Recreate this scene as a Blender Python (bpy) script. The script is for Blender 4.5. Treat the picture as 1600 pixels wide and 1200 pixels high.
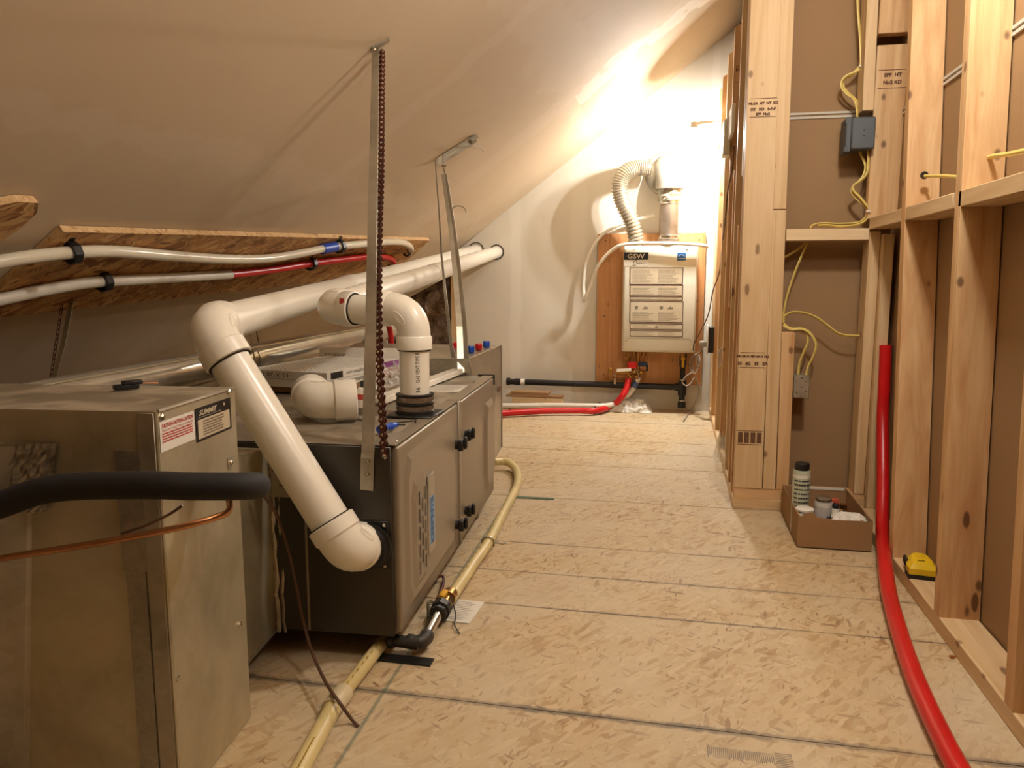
import bpy, bmesh, math, random
from mathutils import Vector, Matrix
random.seed(7)
S = bpy.context.scene
for o in list(bpy.data.objects): bpy.data.objects.remove(o)
COL = S.collection
V = Vector
# ------------------------------------------------------------ camera
F = 1200.0
PITCH = math.atan(167/1200); YAW = math.atan(255/math.hypot(1200, 167))
EYE = V((0, 0, .85))
cd = bpy.data.cameras.new('camera'); cd.sensor_width = 36; cd.lens = 27; cd.clip_start = .02
cam = bpy.data.objects.new('camera', cd); COL.objects.link(cam)
cam.location = EYE; cam.rotation_euler = (math.pi/2-PITCH, 0, YAW); S.camera = cam
# ------------------------------------------------------------ world, lamps, exposure
w = bpy.data.worlds.new('world'); S.world = w; w.use_nodes = True
w.node_tree.nodes['Background'].inputs[0].default_value = (1, .86, .68, 1)
w.node_tree.nodes['Background'].inputs[1].default_value = .02
S.view_settings.view_transform = 'Standard'; S.view_settings.look = 'None'
S.view_settings.gamma = 1; S.view_settings.use_curve_mapping = False
S.view_settings.exposure = 0.0
def lamp(n, loc, power, col, r):
    d = bpy.data.lights.new(n, 'POINT'); d.energy = power; d.color = col; d.shadow_soft_size = r
    o = bpy.data.objects.new(n, d); o.location = loc; COL.objects.link(o); return o
WARM = (1, .80, .56)
FARL = V((.08, 4.60, 1.62)); NEARL = V((.42, 1.70, 1.90))
lamp('far_lamp_light', FARL, 400, (1, .985, .95), .035)
lamp('near_lamp_light', NEARL, 68, (1, .965, .91), .05)
FILL_L = V((.58, .80, 1.95))
lamp('fill_light', FILL_L, 24, (1, .95, .88), .12)  # added fill light without a known source, brightens pipe and cabinet side

# ------------------------------------------------------------ picture measurements -> points in the room
FW = V((-math.sin(YAW)*math.cos(PITCH), math.cos(YAW)*math.cos(PITCH), -math.sin(PITCH)))
RT = V((math.cos(YAW), math.sin(YAW), 0)); UP = RT.cross(FW)
def on(x, y, P0, n):
    n = V(n); r = FW*F+RT*(x-800)-UP*(y-600)
    return EYE + r*(n.dot(V(P0)-EYE)/n.dot(r))
def gr(x, y, z=0): return on(x, y, (0, 0, z), (0, 0, 1))
def at(x, y, Y): return on(x, y, (0, Y, 0), (0, 1, 0))
def ax(x, y, X): return on(x, y, (X, 0, 0), (1, 0, 0))
CN = V((-.744, 0, 1)).normalized(); CP = V((0, 0, 2.094))
def ce(x, y, off=0): return on(x, y, CP-CN*off, CN)

# ------------------------------------------------------------ materials
def srgb(r, g, b):
    f = lambda c: ((c/255+.055)/1.055)**2.4 if c > 10 else c/255/12.92
    return (f(r), f(g), f(b), 1)
class M_:
    def __init__(s, name):
        s.m = bpy.data.materials.new(name); s.m.use_nodes = True; s.t = s.m.node_tree
        s.b = s.t.nodes['Principled BSDF']
    def n(s, typ, **kw):
        nd = s.t.nodes.new(typ)
        for k, v in kw.items():
            if isinstance(k, str) and hasattr(nd, k): setattr(nd, k, v)
        return nd
    def l(s, a, b): s.t.links.new(a, b)
    def coord(s, kind='Object', scale=(1, 1, 1), rnd=0, rot=(0, 0, 0)):
        tc = s.n('ShaderNodeTexCoord'); mp = s.n('ShaderNodeMapping'); src = tc.outputs[kind]
        if rnd:
            oi = s.n('ShaderNodeObjectInfo'); mu = s.n('ShaderNodeMath', operation='MULTIPLY'); mu.inputs[1].default_value = rnd
            s.l(oi.outputs['Random'], mu.inputs[0]); ad = s.n('ShaderNodeVectorMath', operation='ADD')
            s.l(src, ad.inputs[0]); s.l(mu.outputs[0], ad.inputs[1]); src = ad.outputs[0]
        s.l(src, mp.inputs[0]); mp.inputs['Scale'].default_value = scale; mp.inputs['Rotation'].default_value = rot
        return mp.outputs[0]
    def noise(s, v, sc, det=4, dist=0, rough=.5):
        n = s.n('ShaderNodeTexNoise'); s.l(v, n.inputs['Vector'])
        n.inputs['Scale'].default_value = sc; n.inputs['Detail'].default_value = det
        n.inputs['Distortion'].default_value = dist; n.inputs['Roughness'].default_value = rough
        return n.outputs['Fac']
    def voro(s, v, sc, feat='F1', out='Distance', rnd=1):
        n = s.n('ShaderNodeTexVoronoi', feature=feat); s.l(v, n.inputs['Vector']); n.inputs['Scale'].default_value = sc
        n.inputs['Randomness'].default_value = rnd
        return n.outputs[out]
    def ramp(s, v, stops):
        r = s.n('ShaderNodeValToRGB'); s.l(v, r.inputs[0]); e = r.color_ramp.elements
        while len(e) < len(stops): e.new(.5)
        for i, (p, c) in enumerate(stops):
            e[i].position = p; e[i].color = c if len(c) == 4 else (*c, 1)
        return r.outputs[0]
    def mix(s, f, a, b, mode='MIX'):
        m = s.n('ShaderNodeMix', data_type='RGBA', blend_type=mode)
        if isinstance(f, (int, float)): m.inputs[0].default_value = f
        else: s.l(f, m.inputs[0])
        for v, i in ((a, 6), (b, 7)):
            if isinstance(v, tuple): m.inputs[i].default_value = v
            else: s.l(v, m.inputs[i])
        return m.outputs[2]
    def math(s, op, a, b=0, c=None):
        m = s.n('ShaderNodeMath', operation=op)
        for i, v in enumerate((a, b) if c is None else (a, b, c)):
            if isinstance(v, (int, float)): m.inputs[i].default_value = v
            else: s.l(v, m.inputs[i])
        return m.outputs[0]
    def bump(s, h, st=.3, d=.005):
        b = s.n('ShaderNodeBump'); b.inputs['Strength'].default_value = st; b.inputs['Distance'].default_value = d
        s.l(h, b.inputs['Height']); s.l(b.outputs[0], s.b.inputs['Normal'])
    def set(s, col=None, rough=.5, metal=0, **kw):
        if col is not None:
            if isinstance(col, tuple): s.b.inputs['Base Color'].default_value = col
            else: s.l(col, s.b.inputs['Base Color'])
        if isinstance(rough, (int, float)): s.b.inputs['Roughness'].default_value = rough
        else: s.l(rough, s.b.inputs['Roughness'])
        s.b.inputs['Metallic'].default_value = metal
        for k, v in kw.items(): s.b.inputs[k].default_value = v
        return s.m
BW = ((0, (0, 0, 0)), (1, (1, 1, 1)))
def st(a, b): return ((a, (0, 0, 0)), (b, (1, 1, 1)))

def plain(name, c, rough=.5, metal=0, var=.12, sc=6, **kw):
    m = M_(name); v = m.coord(); n = m.noise(v, sc, 5)
    d = tuple(x*(1-var*2) for x in c[:3])+(1,)
    m.set(m.mix(m.ramp(n, st(.3, .7)), d, c), rough, metal, **kw); return m.m
def wood(name, light, dark, knot, knots=1):
    m = M_(name); v = m.coord(scale=(1, 1, .045), rnd=37.0)
    g = m.noise(v, 85, 5, .9); g2 = m.noise(v, 16, 4, 2.2)
    c = m.mix(m.ramp(g2, st(.3, .72)), light, dark)
    c = m.mix(m.math('MULTIPLY', m.ramp(g, st(.45, .8)), .45), c, dark)
    kv = m.coord(scale=(1, 1, .38), rnd=37.0); kd = m.voro(kv, 8.0)
    nn = m.noise(kv, 30, 3)
    kd = m.math('ADD', kd, m.math('MULTIPLY', m.math('SUBTRACT', nn, .5), .10))
    k1 = m.ramp(kd, ((.05, (1, 1, 1)), (.075, (0, 0, 0)))); k2 = m.ramp(kd, ((.06, (.5,)*3), (.2, (0, 0, 0))))
    c = m.mix(m.math('MULTIPLY', k2, knots), c, dark); c = m.mix(m.math('MULTIPLY', k1, .85*knots), c, knot)
    v3 = m.coord(scale=(1, 1, .6), rnd=11.0); n3 = m.n('ShaderNodeTexVoronoi'); m.l(v3, n3.inputs['Vector']); n3.inputs['Scale'].default_value = 15
    sp = m.n('ShaderNodeSeparateColor'); m.l(n3.outputs['Color'], sp.inputs[0])
    q = m.math('MULTIPLY', m.ramp(n3.outputs['Distance'], ((.08, (1, 1, 1)), (.15, (0, 0, 0)))), m.ramp(sp.outputs[0], st(.35, .36)))
    c = m.mix(m.math('MULTIPLY', q, .8*knots), c, knot)
    # slow tone change along the board and from board to board
    oi = m.n('ShaderNodeObjectInfo')
    c = m.mix(m.math('MULTIPLY', oi.outputs['Random'], .25), c, dark)
    m.bump(g, .12, .002); m.set(c, .62); return m.m
STUD = wood('spruce_stud', srgb(226, 202, 162), srgb(198, 162, 114), srgb(84, 50, 26))
STUDR = wood('reddish_spruce_stud', srgb(222, 188, 140), srgb(190, 142, 92), srgb(78, 42, 22))
PLYW = wood('plywood', srgb(204, 152, 98), srgb(178, 120, 70), srgb(90, 52, 28), .5)
DARKW = wood('weathered_wood', srgb(176, 140, 96), srgb(122, 88, 54), srgb(60, 40, 24))

def osb(name, cols, dust=.5, world=True, seams=(), contrast=1.0, fl=1.0):
    m = M_(name)
    def P(rot, sc, rnd=0):
        return m.coord('Object', (sc[0], sc[1], sc[2]), rnd, rot)
    layers = []
    base = None
    wob = None
    for i, (ang, sx) in enumerate(((.25, 1), (1.25, 1), (-.75, 1.2), (2.1, 1.1))):
        v0 = m.coord('Object', (1, 1, 1), 0, (0, 0, ang))
        mp = m.n('ShaderNodeMapping'); m.l(v0, mp.inputs[0]); mp.inputs['Scale'].default_value = (14*sx*fl, 52*sx*fl, 26*fl)
        mp.inputs['Location'].default_value = (i*7.3, i*3.1, i*1.7)
        nz = m.n('ShaderNodeTexNoise'); m.l(mp.outputs[0], nz.inputs['Vector']); nz.inputs['Scale'].default_value = .6
        ad = m.mix(.35, mp.outputs[0], nz.outputs['Color'], 'ADD')
        vo = m.n('ShaderNodeTexVoronoi'); m.l(ad, vo.inputs['Vector']); vo.inputs['Scale'].default_value = 1
        sp = m.n('ShaderNodeSeparateColor'); m.l(vo.outputs['Color'], sp.inputs[0])
        layers.append((sp.outputs[0], sp.outputs[1], vo.outputs['Distance']))
    c0 = m.ramp(layers[0][0], tuple((i/(len(cols)-1), c) for i, c in enumerate(cols)))
    c = c0
    for k in (1, 2, 3):
        ck = m.ramp(layers[k][0], tuple((i/(len(cols)-1), c_) for i, c_ in enumerate(cols)))
        c = m.mix(m.ramp(layers[k][1], st(.55, .56)), c, ck)
    # thin dark slivers lying every way
    sl = None
    for k, (ang, sx, sy, th_) in enumerate(((.6, 24, 120, .86), (-.9, 24, 120, .86), (1.7, 30, 160, .84), (.1, 13, 60, .92), (-1.5, 13, 60, .93))):
        v = m.coord('Object', (1, 1, 1), 0, (0, 0, ang)); mp = m.n('ShaderNodeMapping'); m.l(v, mp.inputs[0]); mp.inputs['Scale'].default_value = (sx, sy, 40); mp.inputs['Location'].default_value = (k*5.1, k*2.3, 0)
        vo = m.n('ShaderNodeTexVoronoi'); m.l(mp.outputs[0], vo.inputs['Vector']); vo.inputs['Scale'].default_value = 1
        sp = m.n('ShaderNodeSeparateColor'); m.l(vo.outputs['Color'], sp.inputs[0])
        q = m.math('MULTIPLY', m.ramp(sp.outputs[0], st(th_, th_+.01)), m.ramp(vo.outputs['Distance'], ((.30, (1, 1, 1)), (.36, (0, 0, 0)))))
        q = m.math('MULTIPLY', q, m.math('ADD', m.math('MULTIPLY', sp.outputs[1], .6), .25)); sl = q if sl is None else m.math('MAXIMUM', sl, q)
    cl = m.ramp(m.noise(m.coord('Object'), 4.5, 4, .5), st(.38, .62))
    c = m.mix(m.math('MULTIPLY', m.math('MULTIPLY', sl, m.math('ADD', m.math('MULTIPLY', cl, .75), .3)), .95*contrast), c, srgb(122, 82, 44))
    v = m.coord('Object')
    if dust:
        d = m.ramp(m.noise(v, 2.1, 6, .6, .62), st(.42, .68))
        c = m.mix(m.math('MULTIPLY', d, dust), c, srgb(198, 184, 158))
        d2 = m.ramp(m.noise(v, 5, 4), st(.5, .8)); c = m.mix(m.math('MULTIPLY', d2, .16), c, srgb(150, 110, 66))
    if seams:
        xy = m.n('ShaderNodeSeparateXYZ'); m.l(v, xy.inputs[0])
        wn = m.noise(v, 60, 3); ln = m.noise(v, 3.5, 3)
        tot = None
        for sy, wd, amt in seams:
            q = m.math('ABSOLUTE', m.math('SUBTRACT', xy.outputs[1], sy))
            q = m.math('ADD', q, m.math('MULTIPLY', m.math('SUBTRACT', wn, .5), wd*1.6))
            q = m.math('SUBTRACT', 1, m.math('DIVIDE', q, wd)); q = m.math('MULTIPLY', m.math('MINIMUM', m.math('MAXIMUM', q, 0), .6), amt*1.7)
            tot = q if tot is None else m.math('MAXIMUM', tot, q)
        tot = m.math('MULTIPLY', tot, m.ramp(ln, st(.25, .6)))
        c = m.mix(tot, c, srgb(88, 80, 72))
        # green snapped chalk line along the furnace
        q = m.math('ABSOLUTE', m.math('SUBTRACT', m.math('ADD', xy.outputs[0], m.math('MULTIPLY', xy.outputs[1], .030)), -.524))
        q = m.math('ADD', q, m.math('MULTIPLY', wn, .0035)); q = m.math('MULTIPLY', m.ramp(q, ((.0028, (1, 1, 1)), (.0055, (0, 0, 0)))), .8)
        q = m.math('MULTIPLY', q, m.math('LESS_THAN', xy.outputs[1], 2.85)); c = m.mix(q, c, srgb(52, 92, 78))
    m.bump(layers[0][0], .10, .0015)
    m.set(c, .7); return m.m
SEAMS = [1.40, 1.87, 2.10, 2.345, 2.865, 3.41, 3.70, 3.97, 4.5]
OSBF = osb('osb_floor', (srgb(184, 160, 120), srgb(194, 171, 132), srgb(188, 164, 125), srgb(200, 178, 140), srgb(170, 140, 98), srgb(191, 167, 128)), .6,
           seams=[(1.40, .014, .85), (1.87, .007, .6), (2.10, .009, .55), (2.345, .007, .5)], contrast=1.15, fl=1.45)
OSBD = osb('osb_rough', (srgb(204, 156, 96), srgb(172, 124, 72), srgb(216, 176, 118), srgb(130, 86, 46), srgb(190, 142, 86)), 0, contrast=1.6, fl=1.0)
OSBE = osb('osb_edge', (srgb(222, 190, 140), srgb(200, 160, 108)), 0, contrast=1.2, fl=2.5)

def drywall(name, c1, c2, patch=None):
    m = M_(name); v = m.coord(); n = m.noise(v, 1.3, 5); c = m.mix(m.ramp(n, st(.3, .7)), c1, c2)
    n2 = m.noise(v, 9, 5); c = m.mix(m.math('MULTIPLY', m.ramp(n2, st(.62, .8)), .12), c, srgb(150, 118, 84))
    if patch: c = patch(m, v, c)
    m.bump(m.noise(v, 180, 2), .05, .001); m.set(c, .75); return m.m
def joints(m, v, c):
    # filled, sanded drywall joints: paler mud over the primed board, ragged
    xy = m.n('ShaderNodeSeparateXYZ'); m.l(v, xy.inputs[0]); wn = m.noise(v, 7, 5)
    w1 = m.math('MULTIPLY', m.math('SUBTRACT', wn, .5), .16)
    for comp, pos, wd in ((1, 3.85, .10), (2, 1.18, .03), (2, 1.74, .08), (1, 2.63, .05)):
        q = m.math('ABSOLUTE', m.math('SUBTRACT', m.math('ADD', xy.outputs[comp], w1), pos))
        c = m.mix(m.math('MULTIPLY', m.ramp(q, ((wd*.8, (1, 1, 1)), (wd, (0, 0, 0)))), .16), c, srgb(226, 214, 196))
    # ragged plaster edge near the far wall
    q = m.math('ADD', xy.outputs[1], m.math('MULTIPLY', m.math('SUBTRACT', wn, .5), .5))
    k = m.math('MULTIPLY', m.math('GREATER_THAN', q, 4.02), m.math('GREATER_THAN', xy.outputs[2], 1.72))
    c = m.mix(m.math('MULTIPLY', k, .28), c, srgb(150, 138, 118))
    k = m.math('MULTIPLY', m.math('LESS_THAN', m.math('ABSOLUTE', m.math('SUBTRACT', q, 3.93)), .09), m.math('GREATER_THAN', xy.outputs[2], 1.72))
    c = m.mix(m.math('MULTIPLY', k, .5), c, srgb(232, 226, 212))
    return c
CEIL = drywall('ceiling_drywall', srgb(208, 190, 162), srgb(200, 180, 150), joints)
def wjoint(m, v, c):
    xy = m.n('ShaderNodeSeparateXYZ'); m.l(v, xy.inputs[0]); wn = m.noise(v, 5, 4)
    for pos, wd in ((-1.03, .045), (-.62, .06), (.21, .03)):
        q = m.math('ABSOLUTE', m.math('SUBTRACT', m.math('ADD', xy.outputs[0], m.math('MULTIPLY', m.math('SUBTRACT', wn, .5), .06)), pos))
        c = m.mix(m.math('MULTIPLY', m.ramp(q, ((wd*.6, (1, 1, 1)), (wd, (0, 0, 0)))), .5), c, srgb(228, 222, 208))
    return c
WALLF = drywall('far_wall_drywall', srgb(220, 213, 197), srgb(212, 204, 186), wjoint)
BROWN = drywall('brown_drywall_paper', srgb(156, 124, 86), srgb(146, 114, 77))
TAPE = plain('joint_tape', srgb(206, 198, 182), .8)
DARK = plain('dark_gap', srgb(46, 32, 20), .9)
PVC = plain('white_pvc', srgb(240, 234, 218), .28, 0, .03, 3)
PVC2 = plain('white_pvc_dull', srgb(224, 216, 198), .4, 0, .06, 5)
PRINT = plain('black_print', srgb(40, 36, 34), .6)
PEXW = plain('white_pex', srgb(226, 218, 196), .25, 0, .04, **{'Subsurface Weight': .15})
RED = plain('red_pex', srgb(206, 22, 26), .32, 0, .08)
BLUE = plain('blue_plastic', srgb(30, 80, 190), .35)
BLACK = plain('black_plastic', srgb(26, 24, 23), .45)
FOAM = plain('black_foam_insulation', srgb(34, 32, 31), .75, 0, .15, 14)
COPPER = plain('copper', srgb(214, 156, 112), .3, .85, .12, 12)
BRASS = plain('brass', srgb(196, 150, 84), .35, 1, .15)
CHROME = plain('bright_metal', srgb(210, 205, 195), .2, 1, .05)
RUST = plain('rusty_steel', srgb(108, 58, 40), .45, .6, .3, 60)
YEL = plain('yellow_pipe', srgb(222, 202, 142), .4, 0, .1, 8)
YELP = plain('yellow_print', srgb(176, 138, 42), .5)
YELV = plain('yellow_handle', srgb(232, 174, 30), .4)
CABLE = plain('yellow_cable', srgb(226, 202, 112), .45, 0, .05)
CREAM = plain('cream_coupling', srgb(226, 210, 172), .35)
IRON = plain('grey_iron_fitting', srgb(76, 72, 68), .5, .5, .2, 20)
GREYBOX = plain('grey_box_plastic', srgb(82, 86, 90), .5)
CARD = plain('cardboard', srgb(156, 120, 80), .85, 0, .06, 3)
PAPER = plain('white_paper', srgb(226, 220, 206), .8, 0, .05)
HEATW = plain('heater_enamel', srgb(212, 206, 186), .3, 0, .02)
LBLUE = plain('label_blue', srgb(40, 110, 180), .4)
LBLACK = plain('label_black', srgb(24, 20, 20), .4)
LTAN = plain('label_tan', srgb(200, 186, 158), .5, 0, .04)
LRED = plain('label_red', srgb(196, 60, 44), .5)
LBROWN = plain('label_brown_line', srgb(70, 32, 20), .5)
LGREY = plain('label_grey_text', srgb(128, 116, 98), .6)
STAMP = plain('wood_stamp_ink', srgb(96, 58, 32), .7)
BRNCORD = plain('brown_wire', srgb(98, 68, 48), .5)
GREYCORD = plain('grey_cord', srgb(150, 138, 122), .45)
YTOOL = plain('yellow_tool_plastic', srgb(238, 200, 28), .3, 0, .03)
GREENT = plain('green_tape', srgb(28, 88, 62), .5, 0, .15, 30)
PURPLE = plain('purple_print', srgb(150, 84, 150), .6)
PINK = plain('pink_print', srgb(220, 140, 130), .6)
def galv(name, c, rough=.33, sp=18, blot=.35, aniso=1):
    m = M_(name); v = m.coord(); vo = m.voro(v, sp*3, out='Color'); sp_ = m.n('ShaderNodeSeparateColor'); m.l(vo, sp_.inputs[0])
    n = m.noise(v, 5, 6, .5); d = tuple(x*(1-blot) for x in c[:3])+(1,)
    cc = m.mix(m.ramp(n, st(.35, .65)), d, c); cc = m.mix(m.math('MULTIPLY', sp_.outputs[0], .12), cc, srgb(230, 226, 215))
    r = m.math('ADD', m.math('MULTIPLY', n, .25), rough-.1); m.bump(m.noise(v, 11, 3), .06, .01)
    m.set(cc, r, .62); return m.m
GALV = galv('galvanised_steel', srgb(184, 176, 156))
GALVD = galv('dull_galvanised_steel', srgb(206, 196, 164), .36)
GALVB = galv('bright_duct_steel', srgb(206, 198, 180), .18, 10, .2)
FOILT = galv('crinkled_foil_tape', srgb(170, 160, 140), .25, 60)
STAIN = galv('stainless_vent', srgb(150, 132, 112), .2, 10, .3)
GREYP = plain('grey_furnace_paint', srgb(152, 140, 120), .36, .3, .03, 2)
GREYSHADE = plain('grey_furnace_paint_shaded', srgb(66, 61, 53), .38, .35, .05, 2)  # same furnace grey, darkened to put the end's shade into the colour
def dustytop():
    m = M_('dusty_steel_top'); v = m.coord(scale=(1, 1, 1)); n = m.noise(v, 7, 5, .4, .55)
    c = m.mix(m.ramp(n, st(.45, .62)), srgb(132, 121, 102), srgb(176, 164, 142))
    n2 = m.noise(v, 14, 3); c = m.mix(m.math('MULTIPLY', m.ramp(n2, st(.62, .75)), .35), c, srgb(84, 76, 64))
    m.set(c, .5, .35); return m.m
DUSTY = dustytop()
def film(name, c, alpha):
    m = M_(name); v = m.coord(); n = m.noise(v, 30, 4, 2); m.bump(n, .8, .01)
    m.set(c, .18); m.b.inputs['Alpha'].default_value = alpha; return m.m
PLASTIC = film('clear_plastic_film', srgb(225, 220, 208), .35)
FILMB = film('blue_plastic_film', srgb(90, 120, 180), .6)
def insul():
    m = M_('plastic_wrapped_insulation'); v = m.coord(); n = m.noise(v, 9, 6, 2); c = m.mix(m.ramp(n, st(.35, .7)), srgb(104, 84, 68), srgb(168, 144, 122))
    m.bump(m.noise(v, 16, 5, 2.5), 1, .03); m.set(c, .22); return m.m
INS = insul()
def emis(name, c, s_):
    m = M_(name); m.b.inputs['Emission Color'].default_value = c; m.b.inputs['Emission Strength'].default_value = s_
    m.set(c, .4); return m.m
BULB = emis('lit_bulb', (1, .85, .62, 1), 30)

# ------------------------------------------------------------ builders
def link(name, me, mats, parent=None, M=None, smooth=False):
    o = bpy.data.objects.new(name, me); COL.objects.link(o)
    for m in (mats if isinstance(mats, (list, tuple)) else [mats]):
        if m and len(me.materials) < len(mats if isinstance(mats, (list, tuple)) else [mats]): me.materials.append(m)
    if parent: o.parent = parent
    if M is not None: o.matrix_local = M
    return o
def obj(name, bm, mats, parent=None, smooth=False, M=None):
    me = bpy.data.meshes.new(name); bm.normal_update(); bm.to_mesh(me); bm.free()
    if smooth:
        me.polygons.foreach_set('use_smooth', [True]*len(me.polygons))
        try: me.set_sharp_from_angle(angle=math.radians(40))
        except Exception: pass
    return link(name, me, mats, parent, M)
def tag(o, label=None, cat=None, group=None, kind=None):
    if label: o['label'] = label
    if cat: o['category'] = cat
    if group: o['group'] = group
    if kind: o['kind'] = kind
    return o
def empty(name, loc=(0, 0, 0), rz=0, label=None, cat=None, group=None):
    o = bpy.data.objects.new(name, None); COL.objects.link(o); o.location = loc; o.rotation_euler = (0, 0, rz); o.empty_display_size = .05
    return tag(o, label, cat, group)
def inv(root): return (Matrix.Translation(root.location) @ root.rotation_euler.to_matrix().to_4x4()).inverted()
def box(bm, a, b, M=None, bev=0, mi=0, seg=1):
    a, b = V(a), V(b); c = (a+b)/2; s_ = b-a
    r = bmesh.ops.create_cube(bm, size=1); vs = r['verts']
    for v in vs: v.co = V((v.co.x*abs(s_.x), v.co.y*abs(s_.y), v.co.z*abs(s_.z)))+c
    fs = set(f for v in vs for f in v.link_faces)
    if bev:
        r2 = bmesh.ops.bevel(bm, geom=list(set(e for f in fs for e in f.edges)), offset=bev, segments=seg, affect='EDGES', profile=.5)
        fs |= set(r2['faces']); fs = set(f for f in fs if f.is_valid); vs = list(set(v for f in fs for v in f.verts))
    for f in fs: f.material_index = mi
    if M is not None:
        for v in vs: v.co = M @ v.co
    return vs
def smoothpath(pts, n=6):
    pts = [V(p) for p in pts]
    if len(pts) < 3 or n < 2: return pts
    q = [pts[0]*2-pts[1]]+pts+[pts[-1]*2-pts[-2]]; out = []
    for i in range(1, len(q)-2):
        a, b, c, d = q[i-1:i+3]
        for k in range(n):
            t = k/n
            out.append(.5*((2*b)+(c-a)*t+(2*a-5*b+4*c-d)*t*t+(3*b-a-3*c+d)*t**3))
    out.append(pts[-1]); return out
def tube(bm, pts, r, seg=12, n=6, caps=True, mi=0, flat=None, up0=None):
    P = smoothpath(pts, n) if n > 1 else [V(p) for p in pts]
    R = r if callable(r) else (lambda t: r)
    T = []
    for i in range(len(P)):
        d = P[min(i+1, len(P)-1)]-P[max(i-1, 0)]; T.append(d.normalized())
    u = V(up0) if up0 else T[0].orthogonal(); u = (u-T[0]*u.dot(T[0])).normalized(); rings = []
    for i, p in enumerate(P):
        if i: u = (u-T[i]*u.dot(T[i])).normalized()
        w_ = T[i].cross(u); rr = R(i/(len(P)-1)); fx, fy = flat if flat else (1, 1)
        rings.append([bm.verts.new(p+(u*math.cos(2*math.pi*k/seg)*fx+w_*math.sin(2*math.pi*k/seg)*fy)*rr) for k in range(seg)])
    for a, b in zip(rings, rings[1:]):
        for k in range(seg):
            f = bm.faces.new((a[k], a[(k+1) % seg], b[(k+1) % seg], b[k])); f.material_index = mi
    if caps:
        bm.faces.new(rings[0][::-1]).material_index = mi; bm.faces.new(rings[-1]).material_index = mi
    return P
def T(name, pts, r, mat, parent=None, seg=14, n=6, caps=True, flat=None, up0=None, shift=None):
    bm = bmesh.new(); tube(bm, pts, r, seg, n, caps, 0, flat, up0)
    if shift is not None: bmesh.ops.transform(bm, matrix=shift, verts=bm.verts)
    return obj(name, bm, mat, parent, True)
def B(name, a, b, mat, parent=None, bev=0, M=None, seg=1, smooth=False):
    bm = bmesh.new(); box(bm, a, b, None, bev, 0, seg); return obj(name, bm, mat, parent, smooth or bev > 0, M)
def lathe(bm, prof, seg=24, M=None, mi=0, caps=True):
    rings = []
    for r, z in prof:
        rings.append([bm.verts.new(V((r*math.cos(2*math.pi*k/seg), r*math.sin(2*math.pi*k/seg), z))) for k in range(seg)])
    fs = []
    for a, b in zip(rings, rings[1:]):
        for k in range(seg): fs.append(bm.faces.new((a[k], a[(k+1) % seg], b[(k+1) % seg], b[k])))
    if caps:
        fs.append(bm.faces.new(rings[0][::-1])); fs.append(bm.faces.new(rings[-1]))
    for f in fs: f.material_index = mi
    if M is not None:
        for r_ in rings:
            for v in r_: v.co = M @ v.co
def L(name, prof, mat, parent=None, M=None, seg=24, caps=True):
    bm = bmesh.new(); lathe(bm, prof, seg, None, 0, caps); return obj(name, bm, mat, parent, True, M)
def frame(o, x, y=None, z=None):
    """4x4 with x axis x, y axis ~y (or z axis z), origin o"""
    x = V(x).normalized()
    if z is not None:
        z = V(z); z = (z-x*z.dot(x)).normalized(); y = z.cross(x)
    else:
        y = V(y); y = (y-x*y.dot(x)).normalized(); z = x.cross(y)
    m = Matrix.Identity(4)
    for i, c in enumerate((x, y, z)):
        for k in range(3): m[k][i] = c[k]
    m.translation = V(o); return m
def alongz(p, d):
    d = V(d).normalized(); x = d.orthogonal(); return frame(p, x, z=d) if True else None
def prism(bm, pts, h, M=None, mi=0):
    """polygon in xy extruded 0..h in z"""
    a = [bm.verts.new(V((x, y, 0))) for x, y in pts]; b = [bm.verts.new(V((x, y, h))) for x, y in pts]
    fs = [bm.faces.new(a[::-1]), bm.faces.new(b)]
    for i in range(len(a)): fs.append(bm.faces.new((a[i], a[(i+1) % len(a)], b[(i+1) % len(a)], b[i])))
    for f in fs: f.material_index = mi
    if M is not None:
        for v in a+b: v.co = M @ v.co
def hexa(bm, q, mi=0):
    """8 corners: bottom 4 ccw, top 4 ccw"""
    v = [bm.verts.new(V(p)) for p in q]
    for f in ((3, 2, 1, 0), (4, 5, 6, 7), (0, 1, 5, 4), (1, 2, 6, 5), (2, 3, 7, 6), (3, 0, 4, 7)):
        bm.faces.new([v[i] for i in f]).material_index = mi
def text_bm(s, size, ital=0, thick=0, align='CENTER', space=1):
    cu = bpy.data.curves.new('t', 'FONT'); cu.body = s; cu.size = size; cu.align_x = align; cu.align_y = 'CENTER'
    cu.shear = ital; cu.resolution_u = 2; cu.offset = thick; cu.space_character = space
    o = bpy.data.objects.new('t', cu); COL.objects.link(o)
    me = bpy.data.meshes.new_from_object(o.evaluated_get(bpy.context.evaluated_depsgraph_get()))
    bm = bmesh.new(); bm.from_mesh(me); bpy.data.objects.remove(o); bpy.data.curves.remove(cu); bpy.data.meshes.remove(me)
    return bm
def text(name, s, size, mat, parent, M, w=None, h=None, **kw):
    bm = text_bm(s, size, **kw)
    xs = [v.co.x for v in bm.verts]; ys = [v.co.y for v in bm.verts]
    if w: f = w/(max(xs)-min(xs)); cx = (max(xs)+min(xs))/2; [setattr(v.co, 'x', (v.co.x-cx)*f) for v in bm.verts]
    if h: f = h/(max(ys)-min(ys)); cy = (max(ys)+min(ys))/2; [setattr(v.co, 'y', (v.co.y-cy)*f) for v in bm.verts]
    bmesh.ops.transform(bm, matrix=M, verts=bm.verts); return obj(name, bm, mat, parent)
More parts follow.
